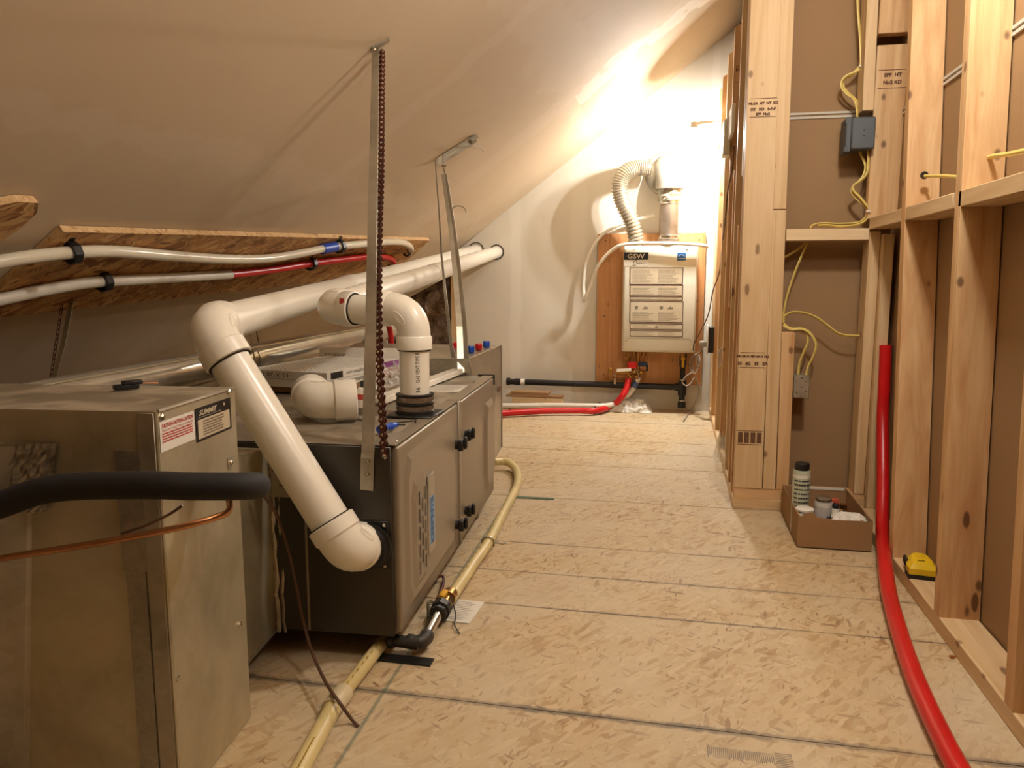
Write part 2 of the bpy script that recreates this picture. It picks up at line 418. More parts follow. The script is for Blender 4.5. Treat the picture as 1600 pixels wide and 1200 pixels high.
def lines_bm(bm, x0, x1, y0, y1, n, th, mi=0, jag=.25, z=.0004):
    for i in range(n):
        y = y1-(y1-y0)*(i+.5)/n; e = x1-(x1-x0)*jag*random.random()
        x = x0
        while x < e-.0005:
            l_ = min(random.uniform(.03, .12)*(x1-x0), e-x)
            vs = [bm.verts.new(V(p)) for p in ((x, y-th/2, z), (x+l_, y-th/2, z), (x+l_, y+th/2, z), (x, y+th/2, z))]
            bm.faces.new(vs).material_index = mi; x += l_+.012*(x1-x0)
def screw(parent, p, d, r=.005, mat=None, name='screw'):
    return L(name, [(r, 0), (r, r*.5), (r*.55, r*.9)], mat or CHROME, parent, alongz(p, d), 6)
def copy(o, parent=None, loc=None):
    c = o.copy(); COL.objects.link(c); c.parent = parent if parent else o.parent
    if loc is not None: c.location = loc
    return c

# =============================================================== THE ROOM
FARY = 5.013; YB = -1.6; XR = .734
# floor: slab and OSB panels with recessed joints
fl = B('floor', (-3.0, YB, -.06), (3.0, FARY+.5, -.013), DARK); tag(fl, kind='structure')
ys = [YB, -.3, .55]+SEAMS+[FARY+.3]
for i in range(len(ys)-1):
    for (xa, xb) in ((-2.9, -1.25), (-1.246, .2+1.1), (1.304, 2.9)):
        g_ = lambda y: .0011 if y < 2.5 else .0026
        B('floor_panel', (xa, ys[i]+g_(ys[i]), -.012), (xb, ys[i+1]-g_(ys[i+1]), 0), OSBF, fl)
# sloped ceiling with its flat part
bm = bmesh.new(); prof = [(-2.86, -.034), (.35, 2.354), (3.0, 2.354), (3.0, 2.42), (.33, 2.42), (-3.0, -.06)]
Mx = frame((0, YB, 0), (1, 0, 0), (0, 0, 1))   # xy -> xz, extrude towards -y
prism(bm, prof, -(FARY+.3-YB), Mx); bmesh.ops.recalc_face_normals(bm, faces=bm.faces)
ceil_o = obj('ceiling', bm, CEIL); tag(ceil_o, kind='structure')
# far wall (starts where the bare insulation ends)
bm = bmesh.new()
prism(bm, [(-1.43, -.01), (3, -.01), (3, 2.40), (.3, 2.36), (-1.395, 1.05), (-1.95, .65), (-1.95, .62), (-1.43, .89)], -.013, frame((0, FARY, 0), (1, 0, 0), (0, 0, 1)))
bmesh.ops.recalc_face_normals(bm, faces=bm.faces)
wf = obj('wall_far', bm, WALLF); tag(wf, kind='structure')
B('sheathing', (-3, FARY+.16, -.01), (-1.3, FARY+.17, 1.3), BROWN, wf)
st_ = B('stud', (-1.475, FARY+.0, .0), (-1.437, FARY+.10, .93), STUD, wf)
bm = bmesh.new()
bmesh.ops.create_grid(bm, x_segments=30, y_segments=40, size=.5)
for v in bm.verts:
    x, y = v.co.x, v.co.y
    v.co = V((-1.80+x*.64, FARY+.05+.018*math.sin(x*40+y*13)*math.cos(y*31)+.02*random.random(), .46+y*.9))
ib = obj('insulation_batt', bm, INS, wf, True)
wb = B('wall_back', (-3, YB-.05, -.01), (3, YB, 2.45), BROWN); tag(wb, kind='structure')

# boards: local z runs along the board
def board(name, parent, a, b, axis, mat, bev=.0018):
    """axis-aligned board between corners a and b, mesh local z along `axis`"""
    a, b = V(a), V(b); c = (a+b)/2; s_ = b-a; s_ = V((abs(s_.x), abs(s_.y), abs(s_.z)))
    if axis == 'z': loc = (s_.x, s_.y, s_.z); M = Matrix.Translation(c)
    elif axis == 'y': loc = (s_.x, s_.z, s_.y); M = Matrix.Translation(c) @ Matrix.Rotation(math.radians(90), 4, 'X')
    else: loc = (s_.z, s_.y, s_.x); M = Matrix.Translation(c) @ Matrix.Rotation(math.radians(90), 4, 'Y')
    h = V(loc)/2
    return B(name, -h, h, mat, parent, bev, M)
def lean(name, parent, x0, x1, z0, z1, yb, yt, th, mat):
    """stud of the right wall whose top stands a little further back than its foot"""
    bm = bmesh.new(); h = (z1-z0)
    hexa(bm, [(x0, 0, 0), (x1, 0, 0), (x1, th, 0), (x0, th, 0), (x0, yt-yb, h), (x1, yt-yb, h), (x1, yt-yb+th, h), (x0, yt-yb+th, h)])
    c = V((x0, 0, 0))
    for v in bm.verts: v.co -= c
    return obj(name, bm, mat, parent, False, Matrix.Translation((x0, yb, z0)))
def stamp(parent, M, w, h, rows, bars=False):
    """mill stamp inked on a board: frame lines and letters; M maps stamp plane into parent space"""
    bm = bmesh.new()
    for (a, b) in (((-w/2, h/2-.0012), (w/2, h/2)), ((-w/2, -h/2), (w/2, -h/2+.0012))):
        box(bm, (a[0], a[1]-.0008, 0), (b[0], b[1], .0004))
    if bars:
        n = 4
        for i in range(n):
            x = -w/2+w*(i+.5)/n
            for k in range(6):
                xx = x-w/n*.32+w/n*.64*k/5; box(bm, (xx-.0012, -h*.38, 0), (xx+.0012, h*.38, .0004))
    for r_, (s_, yy, sz) in enumerate(rows):
        t = text_bm(s_, sz*1.1, thick=.0009); me = bpy.data.meshes.new('x')
        bmesh.ops.transform(t, matrix=Matrix.Translation((0, yy, .0004)), verts=t.verts); t.to_mesh(me); t.free(); bm.from_mesh(me); bpy.data.meshes.remove(me)
    bmesh.ops.transform(bm, matrix=M, verts=bm.verts)
    return obj('mill_stamp', bm, STAMP, parent)

# ---- centre partition running away from the camera (X .232 .. .321)
wc = B('wall_center', (.323, 2.90, .0), (.335, FARY, 2.3), BROWN); tag(wc, kind='structure')
board('bottom_plate', wc, (.232, 2.965, 0), (.321, FARY, .038), 'y', STUD)
for i, (y, zt) in enumerate(((3.33, 2.02), (3.76, 2.02), (4.19, 2.02), (4.64, 2.02), (4.93, 2.02))):
    bm = bmesh.new(); s0 = .06
    hexa(bm, [(0, 0, 0), (.089, 0, 0), (.089, .038, 0), (0, .038, 0), (0, 0, zt-.038-s0), (.089, 0, zt-.038), (.089, .038, zt-.038), (0, .038, zt-.038-s0)])
    s_ = obj('stud', bm, STUDR if i % 2 else STUD, wc, False, Matrix.Translation((.232, y, .038)))
    if i == 1: stamp(s_, frame((.045, -.0002, 1.72), (1, 0, 0), (0, 0, 1)), .075, .07, [('HT  NT', .018, .02), ('KD', -.012, .02)])
board('blocking', wc, (.232, 4.658, 1.62), (.321, 4.93, 1.80), 'y', STUD)
board('blocking', wc, (.232, 3.46, .72), (.321, 3.50, 1.30), 'z', STUDR)
board('blocking', wc, (.236, 3.08, 1.23), (.321, 3.12, 2.0), 'z', STUD)
board('blocking', wc, (.232, 3.12, 0.038), (.321, 3.158, 1.05), 'z', STUDR)
board('trimmer', wc, (.232, 2.97, .038), (.321, 3.008, 1.95), 'z', STUDR)

# ---- niche wall facing the camera (Y 2.872)
NY = 2.872
wn = B('wall_niche', (.33, NY+.135, 0), (.80, NY+.147, 2.35), BROWN); tag(wn, kind='structure')
board('bottom_plate', wn, (.232, NY, 0), (.70, NY+.089, .038), 'x', STUD)
board('bottom_plate', wn, (.236, NY+.002, .038), (.70, NY+.089, .078), 'x', STUDR)
def leanx(parent, x0, x1, z0, z1, dx, y0, y1, mat, name='stud'):
    bm = bmesh.new(); h = z1-z0
    hexa(bm, [(0, 0, 0), (x1-x0, 0, 0), (x1-x0, y1-y0, 0), (0, y1-y0, 0), (dx, 0, h), (x1-x0+dx, 0, h), (x1-x0+dx, y1-y0, h), (dx, y1-y0, h)])
    bmesh.ops.bevel(bm, geom=bm.edges[:], offset=.0015, segments=1, affect='EDGES')
    return obj(name, bm, mat, parent, True, Matrix.Translation((x0, y0, z0)))
ps = leanx(wn, .234, .3345, .079, 2.3, -.012, NY, NY+.038, STUD)
stamp(ps, frame((.046, -.0004, 1.35), (1, 0, 0), (0, 0, 1)), .088, .062, [('NLGA  HT  NT  KD', .014, .0105), ('HT   KD   S-P-F', -.006, .0115), ('SPF  No2', -.022, .011)])
stamp(ps, frame((.0475, -.0004, .475), (1, 0, 0), (0, 0, 1)), .088, .055, [('HH HH H  HH HH H  HH', .013, .009), ('35   #2   35   2A', -.013, .014)])
stamp(ps, frame((.049, -.0004, .19), (1, 0, 0), (0, 0, 1)), .088, .052, [], True)
leanx(wn, .3365, .381, .079, 1.082, -.0085, NY+.002, NY+.091, STUD)
leanx(wn, .328, .3725, 1.085, 2.3, -.010, NY+.002, NY+.091, STUD)
leanx(wn, .3835, .428, .079, .655, -.006, NY+.004, NY+.093, STUDR, 'trimmer')
board('blocking', wn, (.376, NY, .976), (.647, NY+.089, 1.016), 'x', STUD)
board('stud', wn, (.648, NY+.0, .079), (.684, NY+.089, 1.005), 'z', STUD)
board('trimmer', wn, (.6855, NY-.03, .005), (.721, NY+.058, .995), 'z', STUD)
leanx(wn, .600, .636, 1.405, 2.3, -.014, NY, NY+.089, STUD)
lw = board('stud', wn, (.642, NY+.03, 1.05), (.765, NY+.068, 1.62), 'z', STUDR)
stamp(lw, frame((-.008, -.0195, .175), (1, 0, 0), (0, 0, 1)), .09, .06, [('SPF  HT', .012, .015), ('No2 KD', -.012, .015)])
board('blocking', wn, (.636, NY+.005, 1.65), (.765, NY+.05, 2.3), 'z', STUDR)
for zz in (1.428, 1.414): B('joint_tape', (.36, NY+.130, zz-.004), (.70, NY+.135, zz+.004), TAPE, wn)

# ---- right wall
wr = B('wall_right', (XR+.004, YB, 0), (XR+.016, 2.99, 2.35), BROWN); tag(wr, kind='structure')
board('bottom_plate', wr, (.645, YB, 0), (XR, 2.84, .038), 'y', STUD)
lean('stud', wr, .645, XR, .038, 2.3, 2.337, 2.60, .038, STUDR)
lean('stud', wr, .645, XR, .038, 2.3, 1.930, 2.10, .038, STUDR)
lean('stud', wr, .645, XR, .038, 2.3, 1.512, 1.68, .038, STUDR)
for y in (1.10, .69, .28, -.13): lean('stud', wr, .645, XR, .038, 2.3, y, y+.08, .038, STUDR)
for a, b in ((2.49, 2.875), (2.06, 2.45), (1.64, 2.02), (1.17, 1.59), (.76, 1.13)):
    board('blocking', wr, (.645, a, 1.012), (XR, b, 1.050), 'y', STUD)
for zz in (1.41, 1.395): B('joint_tape', (XR-.002, YB, zz-.004), (XR+.004, 2.9, zz+.004), TAPE, wr)

# =============================================================== OSB boards on the ceiling
def slab_on(name, quad, th, mats, mi_side=1, parent=None):
    """quad of ceiling points (ccw seen from below), thickness downwards"""
    bm = bmesh.new(); a = [bm.verts.new(p) for p in quad]; b = [bm.verts.new(p-CN*th) for p in quad]
    bm.faces.new(a); bm.faces.new(b[::-1])
    for i in range(len(a)):
        f = bm.faces.new((a[i], b[i], b[(i+1) % len(a)], a[(i+1) % len(a)])); f.material_index = mi_side
    bmesh.ops.recalc_face_normals(bm, faces=bm.faces); return obj(name, bm, mats, parent)
e = .002
o = slab_on('osb_board', [ce(92, 352, e), ce(668, 371, e), ce(612, 424, e), ce(-60, 492, e)], .020, [OSBD, OSBE])
tag(o, 'long rough OSB board fixed on the sloped ceiling behind the white pipes', 'board')
q = [ce(-60, 318, e), ce(20, 304, e), ce(52, 306, e), ce(50, 322, e), ce(22, 348, e), ce(-60, 400, e)]
o = slab_on('osb_offcut', q, .02, [OSBD, OSBE]); tag(o, 'torn end of an OSB board on the ceiling at the far left edge', 'board')

# =============================================================== PVC pipes
def ell(p0, p1, p2, r, n=9):
    """points of a bend from p0 towards corner p1 and out to p2 (quadratic)"""
    return [p0*(1-t)**2+p1*2*t*(1-t)+p2*t*t for t in [i/n for i in range(n+1)]]
def elbow(parent, c, d0, d1, r, hub=.03, bend=.055, mat=PVC, gap=True):
    """elbow fitting at corner c with arms along d0 and d1"""
    d0, d1 = V(d0).normalized(), V(d1).normalized(); R = r*1.13
    bm = bmesh.new(); P = ell(c+d0*bend, c, c+d1*bend, r); tube(bm, P, R, 24, 1)
    for d in (d0, d1): tube(bm, [c+d*(bend-.004), c+d*(bend), c+d*(bend+hub), c+d*(bend+hub+.002)], lambda t: R*1.075 if .1 < t < .95 else R*1.0, 24, 1)
    if gap:
        for d in (d0, d1):
            g = bmesh.new(); tube(g, [c+d*(bend+hub+.0015), c+d*(bend+hub+.0045)], R*.985, 24, 1); obj('joint_gap', g, DARK, parent, True)
    # raised oval on the flank
    nrm = d0.cross(d1)
    if nrm.length > .1:
        nrm.normalize(); mid = (P[3]+P[6])/2; tn = (P[6]-P[3]).normalized()
        for s_ in (1, -1):
            pts = []
            for k in range(13):
                a = 2*math.pi*k/12; pts.append(mid+nrm*s_*(R*.985)+tn*math.cos(a)*r*.55+tn.cross(nrm)*math.sin(a)*r*.2)
            tube(bm, pts, .0014, 5, 1)
    return obj('elbow', bm, mat, parent, True)
r3 = .0425
vent = empty('exhaust_pipe', (0, 0, 0), 0, 'long white pipe with big elbow running from lower furnace port to far wall', 'pipe')
A1 = at(326, 512, 1.455)                      # upper elbow corner
D0 = at(546, 863, 1.432)                     # lower elbow corner, in front of the end plate
H1 = at(744, 391, FARY)
M1 = at(545, 447, 3.05)
d = (D0-A1).normalized()
elbow(vent, A1, d, (M1-A1), r3, .032, .05)
T('pipe_section', [A1+d*.07, D0-d*.06], r3, PVC, vent, 24, 1)
T('pipe_section', [A1+(M1-A1).normalized()*.08, M1], r3, PVC, vent, 24, 1)
T('pipe_section', [M1, H1+V((0, .08, 0))+(H1-M1)*.02], r3, PVC, vent, 24, 1)
T('coupling', [M1-(H1-M1).normalized()*.05, M1+(H1-M1).normalized()*.05], r3*1.1, PVC, vent, 24, 1)
D1 = V((-.654, 1.53, .270))                 # street elbow centre in front of plate
elbow(vent, D0, -d, D1-D0, r3, .028, .045)
T('pipe_section', [D0+(D1-D0)*.5, D1], r3, PVC, vent, 24, 1)
intake = empty('intake_pipe', (0, 0, 0), 0, 'white pipe rising from furnace top on black rubber coupling and bending towards far wall', 'pipe')
BASE = gr(649, 647, .495); BASE.z = .492
TOPV = V((BASE.x, BASE.y, at(650, 546, BASE.y).z+.097)); E2 = at(514, 481, 1.93)
H2 = at(776, 394, FARY)
elbow(intake, TOPV+V((0, 0, .005)), (0, 0, -1), E2-TOPV, .038, .03, .07)
T('pipe_section', [V((BASE.x, BASE.y, .50)), TOPV-V((0, 0, .06))], .0385, PVC, intake, 28, 1)
dd = (E2-TOPV).normalized()
T('pipe_section', [TOPV+dd*.08, E2-dd*.05], .0385, PVC, intake, 24, 1)
elbow(intake, E2, -dd, (H2-E2), .0385, .03, .05)
h2 = (H2-E2).normalized()
T('pipe_section', [E2+h2*.05, H2+h2*.1], .0385, PVC, intake, 24, 1)
T('coupling', [E2+h2*1.22, E2+h2*1.30], .0405, PVC, intake, 24, 1)
B('orange_label', (-.006, -.0005, -.013), (.006, .0005, .013), LRED, intake, 0, Matrix.Translation(at(534, 474, 1.875)))
# rubber coupling with worm clamps on a square flange
bm = bmesh.new(); pr_ = [(.050, 0), (.050, .006), (.046, .008), (.046, .022), (.050, .024), (.050, .029), (.046, .031), (.046, .045), (.050, .047), (.050, .051), (.0395, .052)]
lathe(bm, pr_, 28); rc = obj('rubber_coupling', bm, BLACK, intake, True, Matrix.Translation((BASE.x, BASE.y, .499)))
bm = bmesh.new()
for z0 in (.5075, .5305):
    lathe(bm, [(.0475, z0), (.0478, z0+.001), (.0478, z0+.012), (.0475, z0+.013)], 28, Matrix.Translation((BASE.x, BASE.y, 0)))
    for k in range(40):
        a = 2*math.pi*k/40; box(bm, (-.0006, -.0488, z0+.003), (.0006, -.0475, z0+.010), Matrix.Translation((BASE.x, BASE.y, 0)) @ Matrix.Rotation(a, 4, 'Z'))
obj('hose_clamp', bm, STAIN, intake, True)
B('square_flange', (BASE.x-.062, BASE.y-.062, .4935), (BASE.x+.062, BASE.y+.062, .4995), BLACK, intake, .002)
# printed line "GAS VENT TYPE B" running up the pipe
def wraptext(parent, s_, size, base, r, ang, z0, mat, w=None, **kw):
    bm = text_bm(s_, size, align='LEFT', **kw)
    if w:
        f = w/max(v.co.x for v in bm.verts)
        for v in bm.verts: v.co.x *= f
    for v in bm.verts:
        h, t_ = v.co.x, v.co.y; a = ang-t_/r
        v.co = V((base.x+math.cos(a)*r, base.y+math.sin(a)*r, z0+h))
    bmesh.ops.reverse_faces(bm, faces=bm.faces); return obj('printed_text', bm, mat, parent)
zb = .5525; zc = TOPV.z-.10
wraptext(intake, 'GAS VENT TYPE B', .0145, BASE, .0389, math.radians(-58), zb+.030, PRINT, w=zc-zb-.032)
wraptext(intake, '36', .0145, BASE, .0389, math.radians(-58), zb+.004, PRINT, w=.014)
for nm, H_, r_ in (('hole', H1, .047), ('hole', H2, .044)):
    L('pipe_hole_rim', [(r_, -.001), (r_+.006, -.001), (r_+.006, .004), (r_, .004)], DARK, wf, frame((H_.x, FARY-.001, H_.z), (1, 0, 0), z=(0, -1, 0)), 28, False)
# loose elbow lying on the furnace
el = empty('loose_elbow', (0, 0, 0), 0, 'loose white elbow fitting lying on its side on the furnace top', 'pipe fitting')
c = gr(492, 640, .492+.045); c = V((gr(488, 628, .545).x, gr(488, 628, .545).y, .545))
elbow(el, c, (.90, .47, .02), (-.45, .85, .06), .042, .050, .055, PVC, False)

# =============================================================== FURNACE
FR = math.radians(3.2); FO = V((-.579, 1.523, .06)); LN = 1.18; HT = .432; WD = .76
fur = empty('furnace', FO, FR, 'long grey horizontal furnace with louvred doors hung low over the floor', 'furnace')
fur_M = Matrix.Translation(FO) @ Matrix.Rotation(FR, 4, 'Z'); FI = fur_M.inverted()
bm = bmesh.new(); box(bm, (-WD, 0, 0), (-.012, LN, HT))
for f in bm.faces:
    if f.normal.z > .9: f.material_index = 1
obj('cabinet', bm, [GREYSHADE, DUSTY], fur)
B('end_panel', (-WD+.002, -.006, .002), (-.006, 0, HT-.002), GREYSHADE, fur, .0015)
B('top_flange', (-.03, .0, HT), (.004, .595, HT+.003), GREYP, fur)
B('top_flange', (-.03, .60, HT), (.008, LN, HT+.003), GREYP, fur)
def raised(name, y0, y1, z0, z1, h, par, x=.008, cut=.05, mirror=False):
    """pressed raised field on a door with sloping shoulders and a chamfered corner (on x plane)"""
    bm = bmesh.new()
    yy0, yy1 = y0, y1
    P = [(yy0, z0), (yy1, z0), (yy1, z1), (yy0, z1)]
    P = [(yy0, z0+cut), (yy0+cut*.5, z0), (yy1-cut*.5, z0), (yy1, z0+cut), (yy1, z1-cut), (yy1-cut*.5, z1), (yy0+cut*.5, z1), (yy0, z1-cut)]
    c = ((yy0+yy1)/2, (z0+z1)/2)
    a = [bm.verts.new((x, y, z)) for y, z in P]
    k = .018
    b = [bm.verts.new((x+h, y+(k if y < c[0] else -k), z+(k if z < c[1] else -k))) for y, z in P]
    for i in range(8): bm.faces.new((a[i], a[(i+1) % 8], b[(i+1) % 8], b[i]))
    bm.faces.new(b); bmesh.ops.recalc_face_normals(bm, faces=bm.faces)
    return obj(name, bm, GREYP, par)
d1_ = B('door', (-.012, .008, .004), (.008, .585, HT-.004), GREYP, fur, .006, seg=3)
raised('raised_panel', .04, .53, .035, .40, -.000+.007, d1_, .0078, .05)
raised('louver_panel', .075, .205, .07, .33, .006, d1_, .0145, .03)
d2_ = B('door', (-.012, .600, .004), (.008, LN, HT-.004), GREYP, fur, .006, seg=3)
raised('louver_panel', .985, 1.16, .05, .36, .010, d2_, .0078, .05)
bm = bmesh.new(); box(bm, (0, 0, 0), (.0006, .005, .032)); SLOT = bpy.data.meshes.new('louver_slot'); bm.to_mesh(SLOT); bm.free(); SLOT.materials.append(DARK)
def slots(par, y0, dy, cols, z0, z1, x):
    for i in range(cols):
        z = z0+(i % 2)*.02
        while z < z1:
            link('louver_slot', SLOT, [None], par, Matrix.Translation((x, y0+i*dy, z))); z += .042
slots(d1_, .112, .026, 3, .10, .28, .0224)
slots(d2_, 1.045, .024, 4, .09, .29, .0157)
B('door_gap', (-.010, .586, .004), (.0, .599, HT-.004), DARK, fur)
B('edge_trim', (.0, .586, .002), (.013, .612, HT+.003), GREYP, fur, .004)
# nameplate
np_ = B('nameplate', (.015, .205, .113), (.0195, .268, .312), GALV, d1_, .003)
B('blue_band', (.0195, .214, .135), (.0200, .259, .255), plain('nameplate_blue', srgb(120, 168, 206), .4), np_)
bm = text_bm('KEEPRITE', .03, thick=.0012)
xs = [v.co.x for v in bm.verts]; f_ = .118/(max(xs)-min(xs)); c0 = (max(xs)+min(xs))/2
for v in bm.verts: v.co.x = (v.co.x-c0)*f_; v.co.y *= 1.15
bmesh.ops.transform(bm, matrix=frame((.0204, .2365, .195), (0, 0, 1), z=(1, 0, 0)), verts=bm.verts)
obj('nameplate_text', bm, plain('nameplate_dark_blue', srgb(40, 82, 140), .4), np_)
# latch knobs
for (y, z, off) in ((.535, .318, .016), (.675, .318, .010), (.535, .083, .016), (.672, .083, .010)):
    bm = bmesh.new(); Mk = frame((off, y, z), (0, 1, 0), z=(1, 0, 0))
    lathe(bm, [(.013, -.006), (.013, .004), (.009, .005)], 16, Mk); box(bm, (-.013, -.016, .004), (.013, .016, .020), Mk, .003); box(bm, (-.008, -.010, .020), (.008, .024, .030), Mk, .003)
    obj('latch_knob', bm, BLACK, fur, True)
# end plate with vent ring
PX_, PZ_ = -.060, .213
B('vent_plate', (PX_-.050, -.010, PZ_-.054), (PX_+.046, -.006, PZ_+.054), BLACK, fur, .001)
L('vent_ring', [(.052, 0), (.052, .010), (.046, .012), (.044, .022)], BLACK, fur, frame((PX_+.002, -.010, PZ_-.002), (1, 0, 0), z=(0, -1, 0)), 28)
for sx in (-.042, .038):
    for sz in (-.046, .046): screw(fur, (PX_+sx, -.010, PZ_+sz), (0, -1, 0), .005)
screw(fur, (-.003, .03, HT+.003), (0, 0, 1), .003)
B('seam_strip', (-.205, -.0085, .004), (-.20, -.006, HT-.01), GREYP, fur)
B('foil_patch', (-.30, -.0075, .31), (-.235, -.006, HT), FOILT, fur)
for yy in (1.0, 1.12): screw(fur, (-.03, yy, HT+.003), (0, 0, 1), .004)
B('corner_bracket', (-.05, LN-.004, HT-.03), (.012, LN+.002, HT+.006), BLACK, fur)
lb = B('rating_label', (-.16, .78, HT+.0002), (-.02, .93, HT+.001), PAPER, fur, 0)
bm = bmesh.new(); lines_bm(bm, -.15, -.03, .80, .92, 8, .004, 0, .3, HT+.0014); obj('label_print', bm, LGREY, lb)
B('wire_bundle_plate', (-.02, .30, -.012), (-.004, .46, 0), GREYSHADE, fur)

# =============================================================== plenum beyond the furnace
ple = empty('supply_plenum', (0, 0, 0), 0, 'tall pale sheet-metal plenum joined to the far end of the furnace', 'duct')
bm = bmesh.new(); y0, y1 = 2.715, 3.01
hexa(bm, [(-1.30, y0, .12), (-.668, y0, .12), (-.676, y1, .16), (-1.30, y1, .16), (-1.30, y0, .545), (-.73, y0, .552), (-.678, y1, .577), (-1.30, y1, .577)])
obj('casing', bm, GALV, ple)
T('corner_seam', [(-.6755, y1-.003, .16), (-.6775, y1-.003, .578)], .0035, GALV, ple, 6, 1)
T('corner_seam', [(-.73, y0, .553), (-.678, y1, .579)], .003, GALVB, ple, 6, 1)
B('screw_plate', (-.672, 2.93, .40), (-.668, 2.97, .42), CHROME, ple)
for i, (px, py, Y, m_, nm) in enumerate(((748, 541, 2.90, RED, 'red'), (760, 537, 2.96, BLUE, 'blue'), (736, 549, 2.84, BLUE, 'blue'), (721, 538, 2.95, RED, 'red'), (709, 540, 2.92, RED, 'red'))):
    p = at(px, py, Y); zt = .552+(p.y-y0)/(y1-y0)*.025
    bm = bmesh.new(); lathe(bm, [(.012, 0), (.014, .003), (.014, .020), (.012, .025)], 8, Matrix.Translation((p.x, p.y, zt+.001)))
    o = obj('pipe_cap', bm, m_, ple, True); o['label'] = nm+' plastic cap on the plenum top'

# =============================================================== coil cabinet near the camera
SR = math.radians(6.2); SO = V((-.758, 1.0, .0))
coil = empty('coil_cabinet', SO, SR, 'big galvanised metal coil cabinet in the left foreground with two stickers', 'cabinet')
SM = Matrix.Translation(SO) @ Matrix.Rotation(SR, 4, 'Z'); SI = SM.inverted()
zt = .650; W2 = 1.0; L2 = .262
bm = bmesh.new(); box(bm, (-W2, .0, .0), (-.001, L2, zt))
for f in bm.faces:
    if f.normal.z > .9: f.material_index = 1
obj('casing', bm, [GALVD, DUSTY], coil)
B('side_panel', (-.003, .002, .002), (.002, L2-.002, zt-.001), GALVD, coil, .0012)
B('front_flange', (-.028, -.003, .002), (-.001, .002, zt-.002), GALV, coil, .0008)
B('foil_tape', (-.062, -.0035, .002), (-.030, .0, zt-.14), FOILT, coil)
B('foil_tape', (-.066, -.0042, .40), (-.026, -.0005, zt-.06), FOILT, coil)
T('panel_lip', [(.0025, .004, zt), (.0025, L2-.002, zt)], .003, GALV, coil, 6, 1)
T('panel_lip', [(.001, .001, .01), (.001, .001, zt)], .0028, GALVD, coil, 6, 1)
def onside(px, py): return SI @ on(px, py, SO, (math.cos(SR), math.sin(SR), 0))
# duct face turned towards the camera at the left, taped on
bm = bmesh.new()
hexa(bm, [(-.62, -.16, .0), (-.27, -.004, .0), (-.262, .0, .0), (-.62, .0, .0), (-.62, -.16, .555), (-.205, -.004, .597), (-.20, .0, .597), (-.62, .0, .597)])
obj('return_duct', bm, GALV, coil)
bm = bmesh.new(); random.seed(3)
Mg = frame((-.215, -.008, .545), (1, .12, 0), (0, 0, 1)); bmesh.ops.create_grid(bm, x_segments=14, y_segments=14, size=.06)
for v in bm.verts: v.co = Mg @ V((v.co.x*.75+v.co.y*.2, v.co.y*.9, random.uniform(0, .006)))
obj('crumpled_tape', bm, FOILT, coil)
for px, py in ((250, 651), (355, 612)):
    p = onside(px, py); screw(coil, (.002, p.y, p.z), (1, 0, 0), .0055)
for px, py in ((275, 1060), (372, 975)):
    p = onside(px, py); screw(coil, (.002, p.y, p.z), (1, 0, 0), .005)
p = onside(358, 722)
br = B('bracket', (.002, p.y-.011, p.z-.012), (.0035, p.y+.004, p.z+.010), GALV, coil); screw(coil, (.0035, p.y-.002, p.z), (1, 0, 0), .0045)
def sideframe(c): return frame((.0024, c[0], c[1]), (0, 1, 0), z=(1, 0, 0))
a, b = onside(246, 660), onside(300, 642); c_, d_ = onside(250, 708), onside(303, 685)
y0, y1 = a.y, b.y; z1 = (a.z+b.z)/2; z0 = (c_.z+d_.z)/2
bm = bmesh.new(); box(bm, (-(y1-y0)/2, -(z1-z0)/2, 0), ((y1-y0)/2, (z1-z0)/2, .0006), sideframe(((y0+y1)/2, (z0+z1)/2)))
cl = obj('caution_sticker', bm, PAPER, coil)
w_, h_ = y1-y0, z1-z0; SF = sideframe(((y0+y1)/2, (z0+z1)/2))
text('sticker_text', 'CAUTION-CAUTION-CAUTION', .01, LRED, cl, SF @ Matrix.Translation((0, h_*.34, .001)), w=w_*.9, h=h_*.14, thick=.0003)
text('sticker_text', 'THIS UNIT IS NOT FULLY CHARGED', .01, LRED, cl, SF @ Matrix.Translation((0, h_*.18, .001)), w=w_*.9, h=h_*.07)
bm = bmesh.new(); lines_bm(bm, -w_*.45, w_*.45, -h_*.22, h_*.12, 4, h_*.045, 0, .2, .001); bmesh.ops.transform(bm, matrix=SF, verts=bm.verts); obj('sticker_print', bm, LRED, cl)
a, b = onside(302, 640), onside(357, 620); c_, d_ = onside(306, 693), onside(358, 668)
y0, y1 = a.y, b.y; z1 = (a.z+b.z)/2; z0 = (c_.z+d_.z)/2; w_, h_ = y1-y0, z1-z0; SF = sideframe(((y0+y1)/2, (z0+z1)/2))
bm = bmesh.new(); box(bm, (-w_/2, -h_/2, 0), (w_/2, h_/2, .0007), SF); ml = obj('maker_sticker', bm, LBLACK, coil)
bm = bmesh.new(); box(bm, (-w_*.45, -h_*.43, .0007), (w_*.45, h_*.14, .001), SF); obj('sticker_field', bm, LTAN, ml)
text('sticker_text', 'SUMMIT', .012, LTAN, ml, SF @ Matrix.Translation((-w_*.16, h_*.33, .001)), w=w_*.5, h=h_*.16, ital=.3, thick=.0004)
text('sticker_text', 'manufacturing', .008, LTAN, ml, SF @ Matrix.Translation((-w_*.12, h_*.205, .001)), w=w_*.62, h=h_*.05)
bm = bmesh.new(); lathe(bm, [(h_*.05, .0008), (h_*.05, .0012)], 12, SF @ Matrix.Translation((w_*.3, h_*.36, 0))); obj('sticker_ring', bm, LTAN, ml)
bm = bmesh.new(); lines_bm(bm, -w_*.32, w_*.34, -h_*.38, h_*.10, 6, h_*.045, 0, .25, .0013); bmesh.ops.transform(bm, matrix=SF, verts=bm.verts); obj('sticker_print', bm, LGREY, ml)
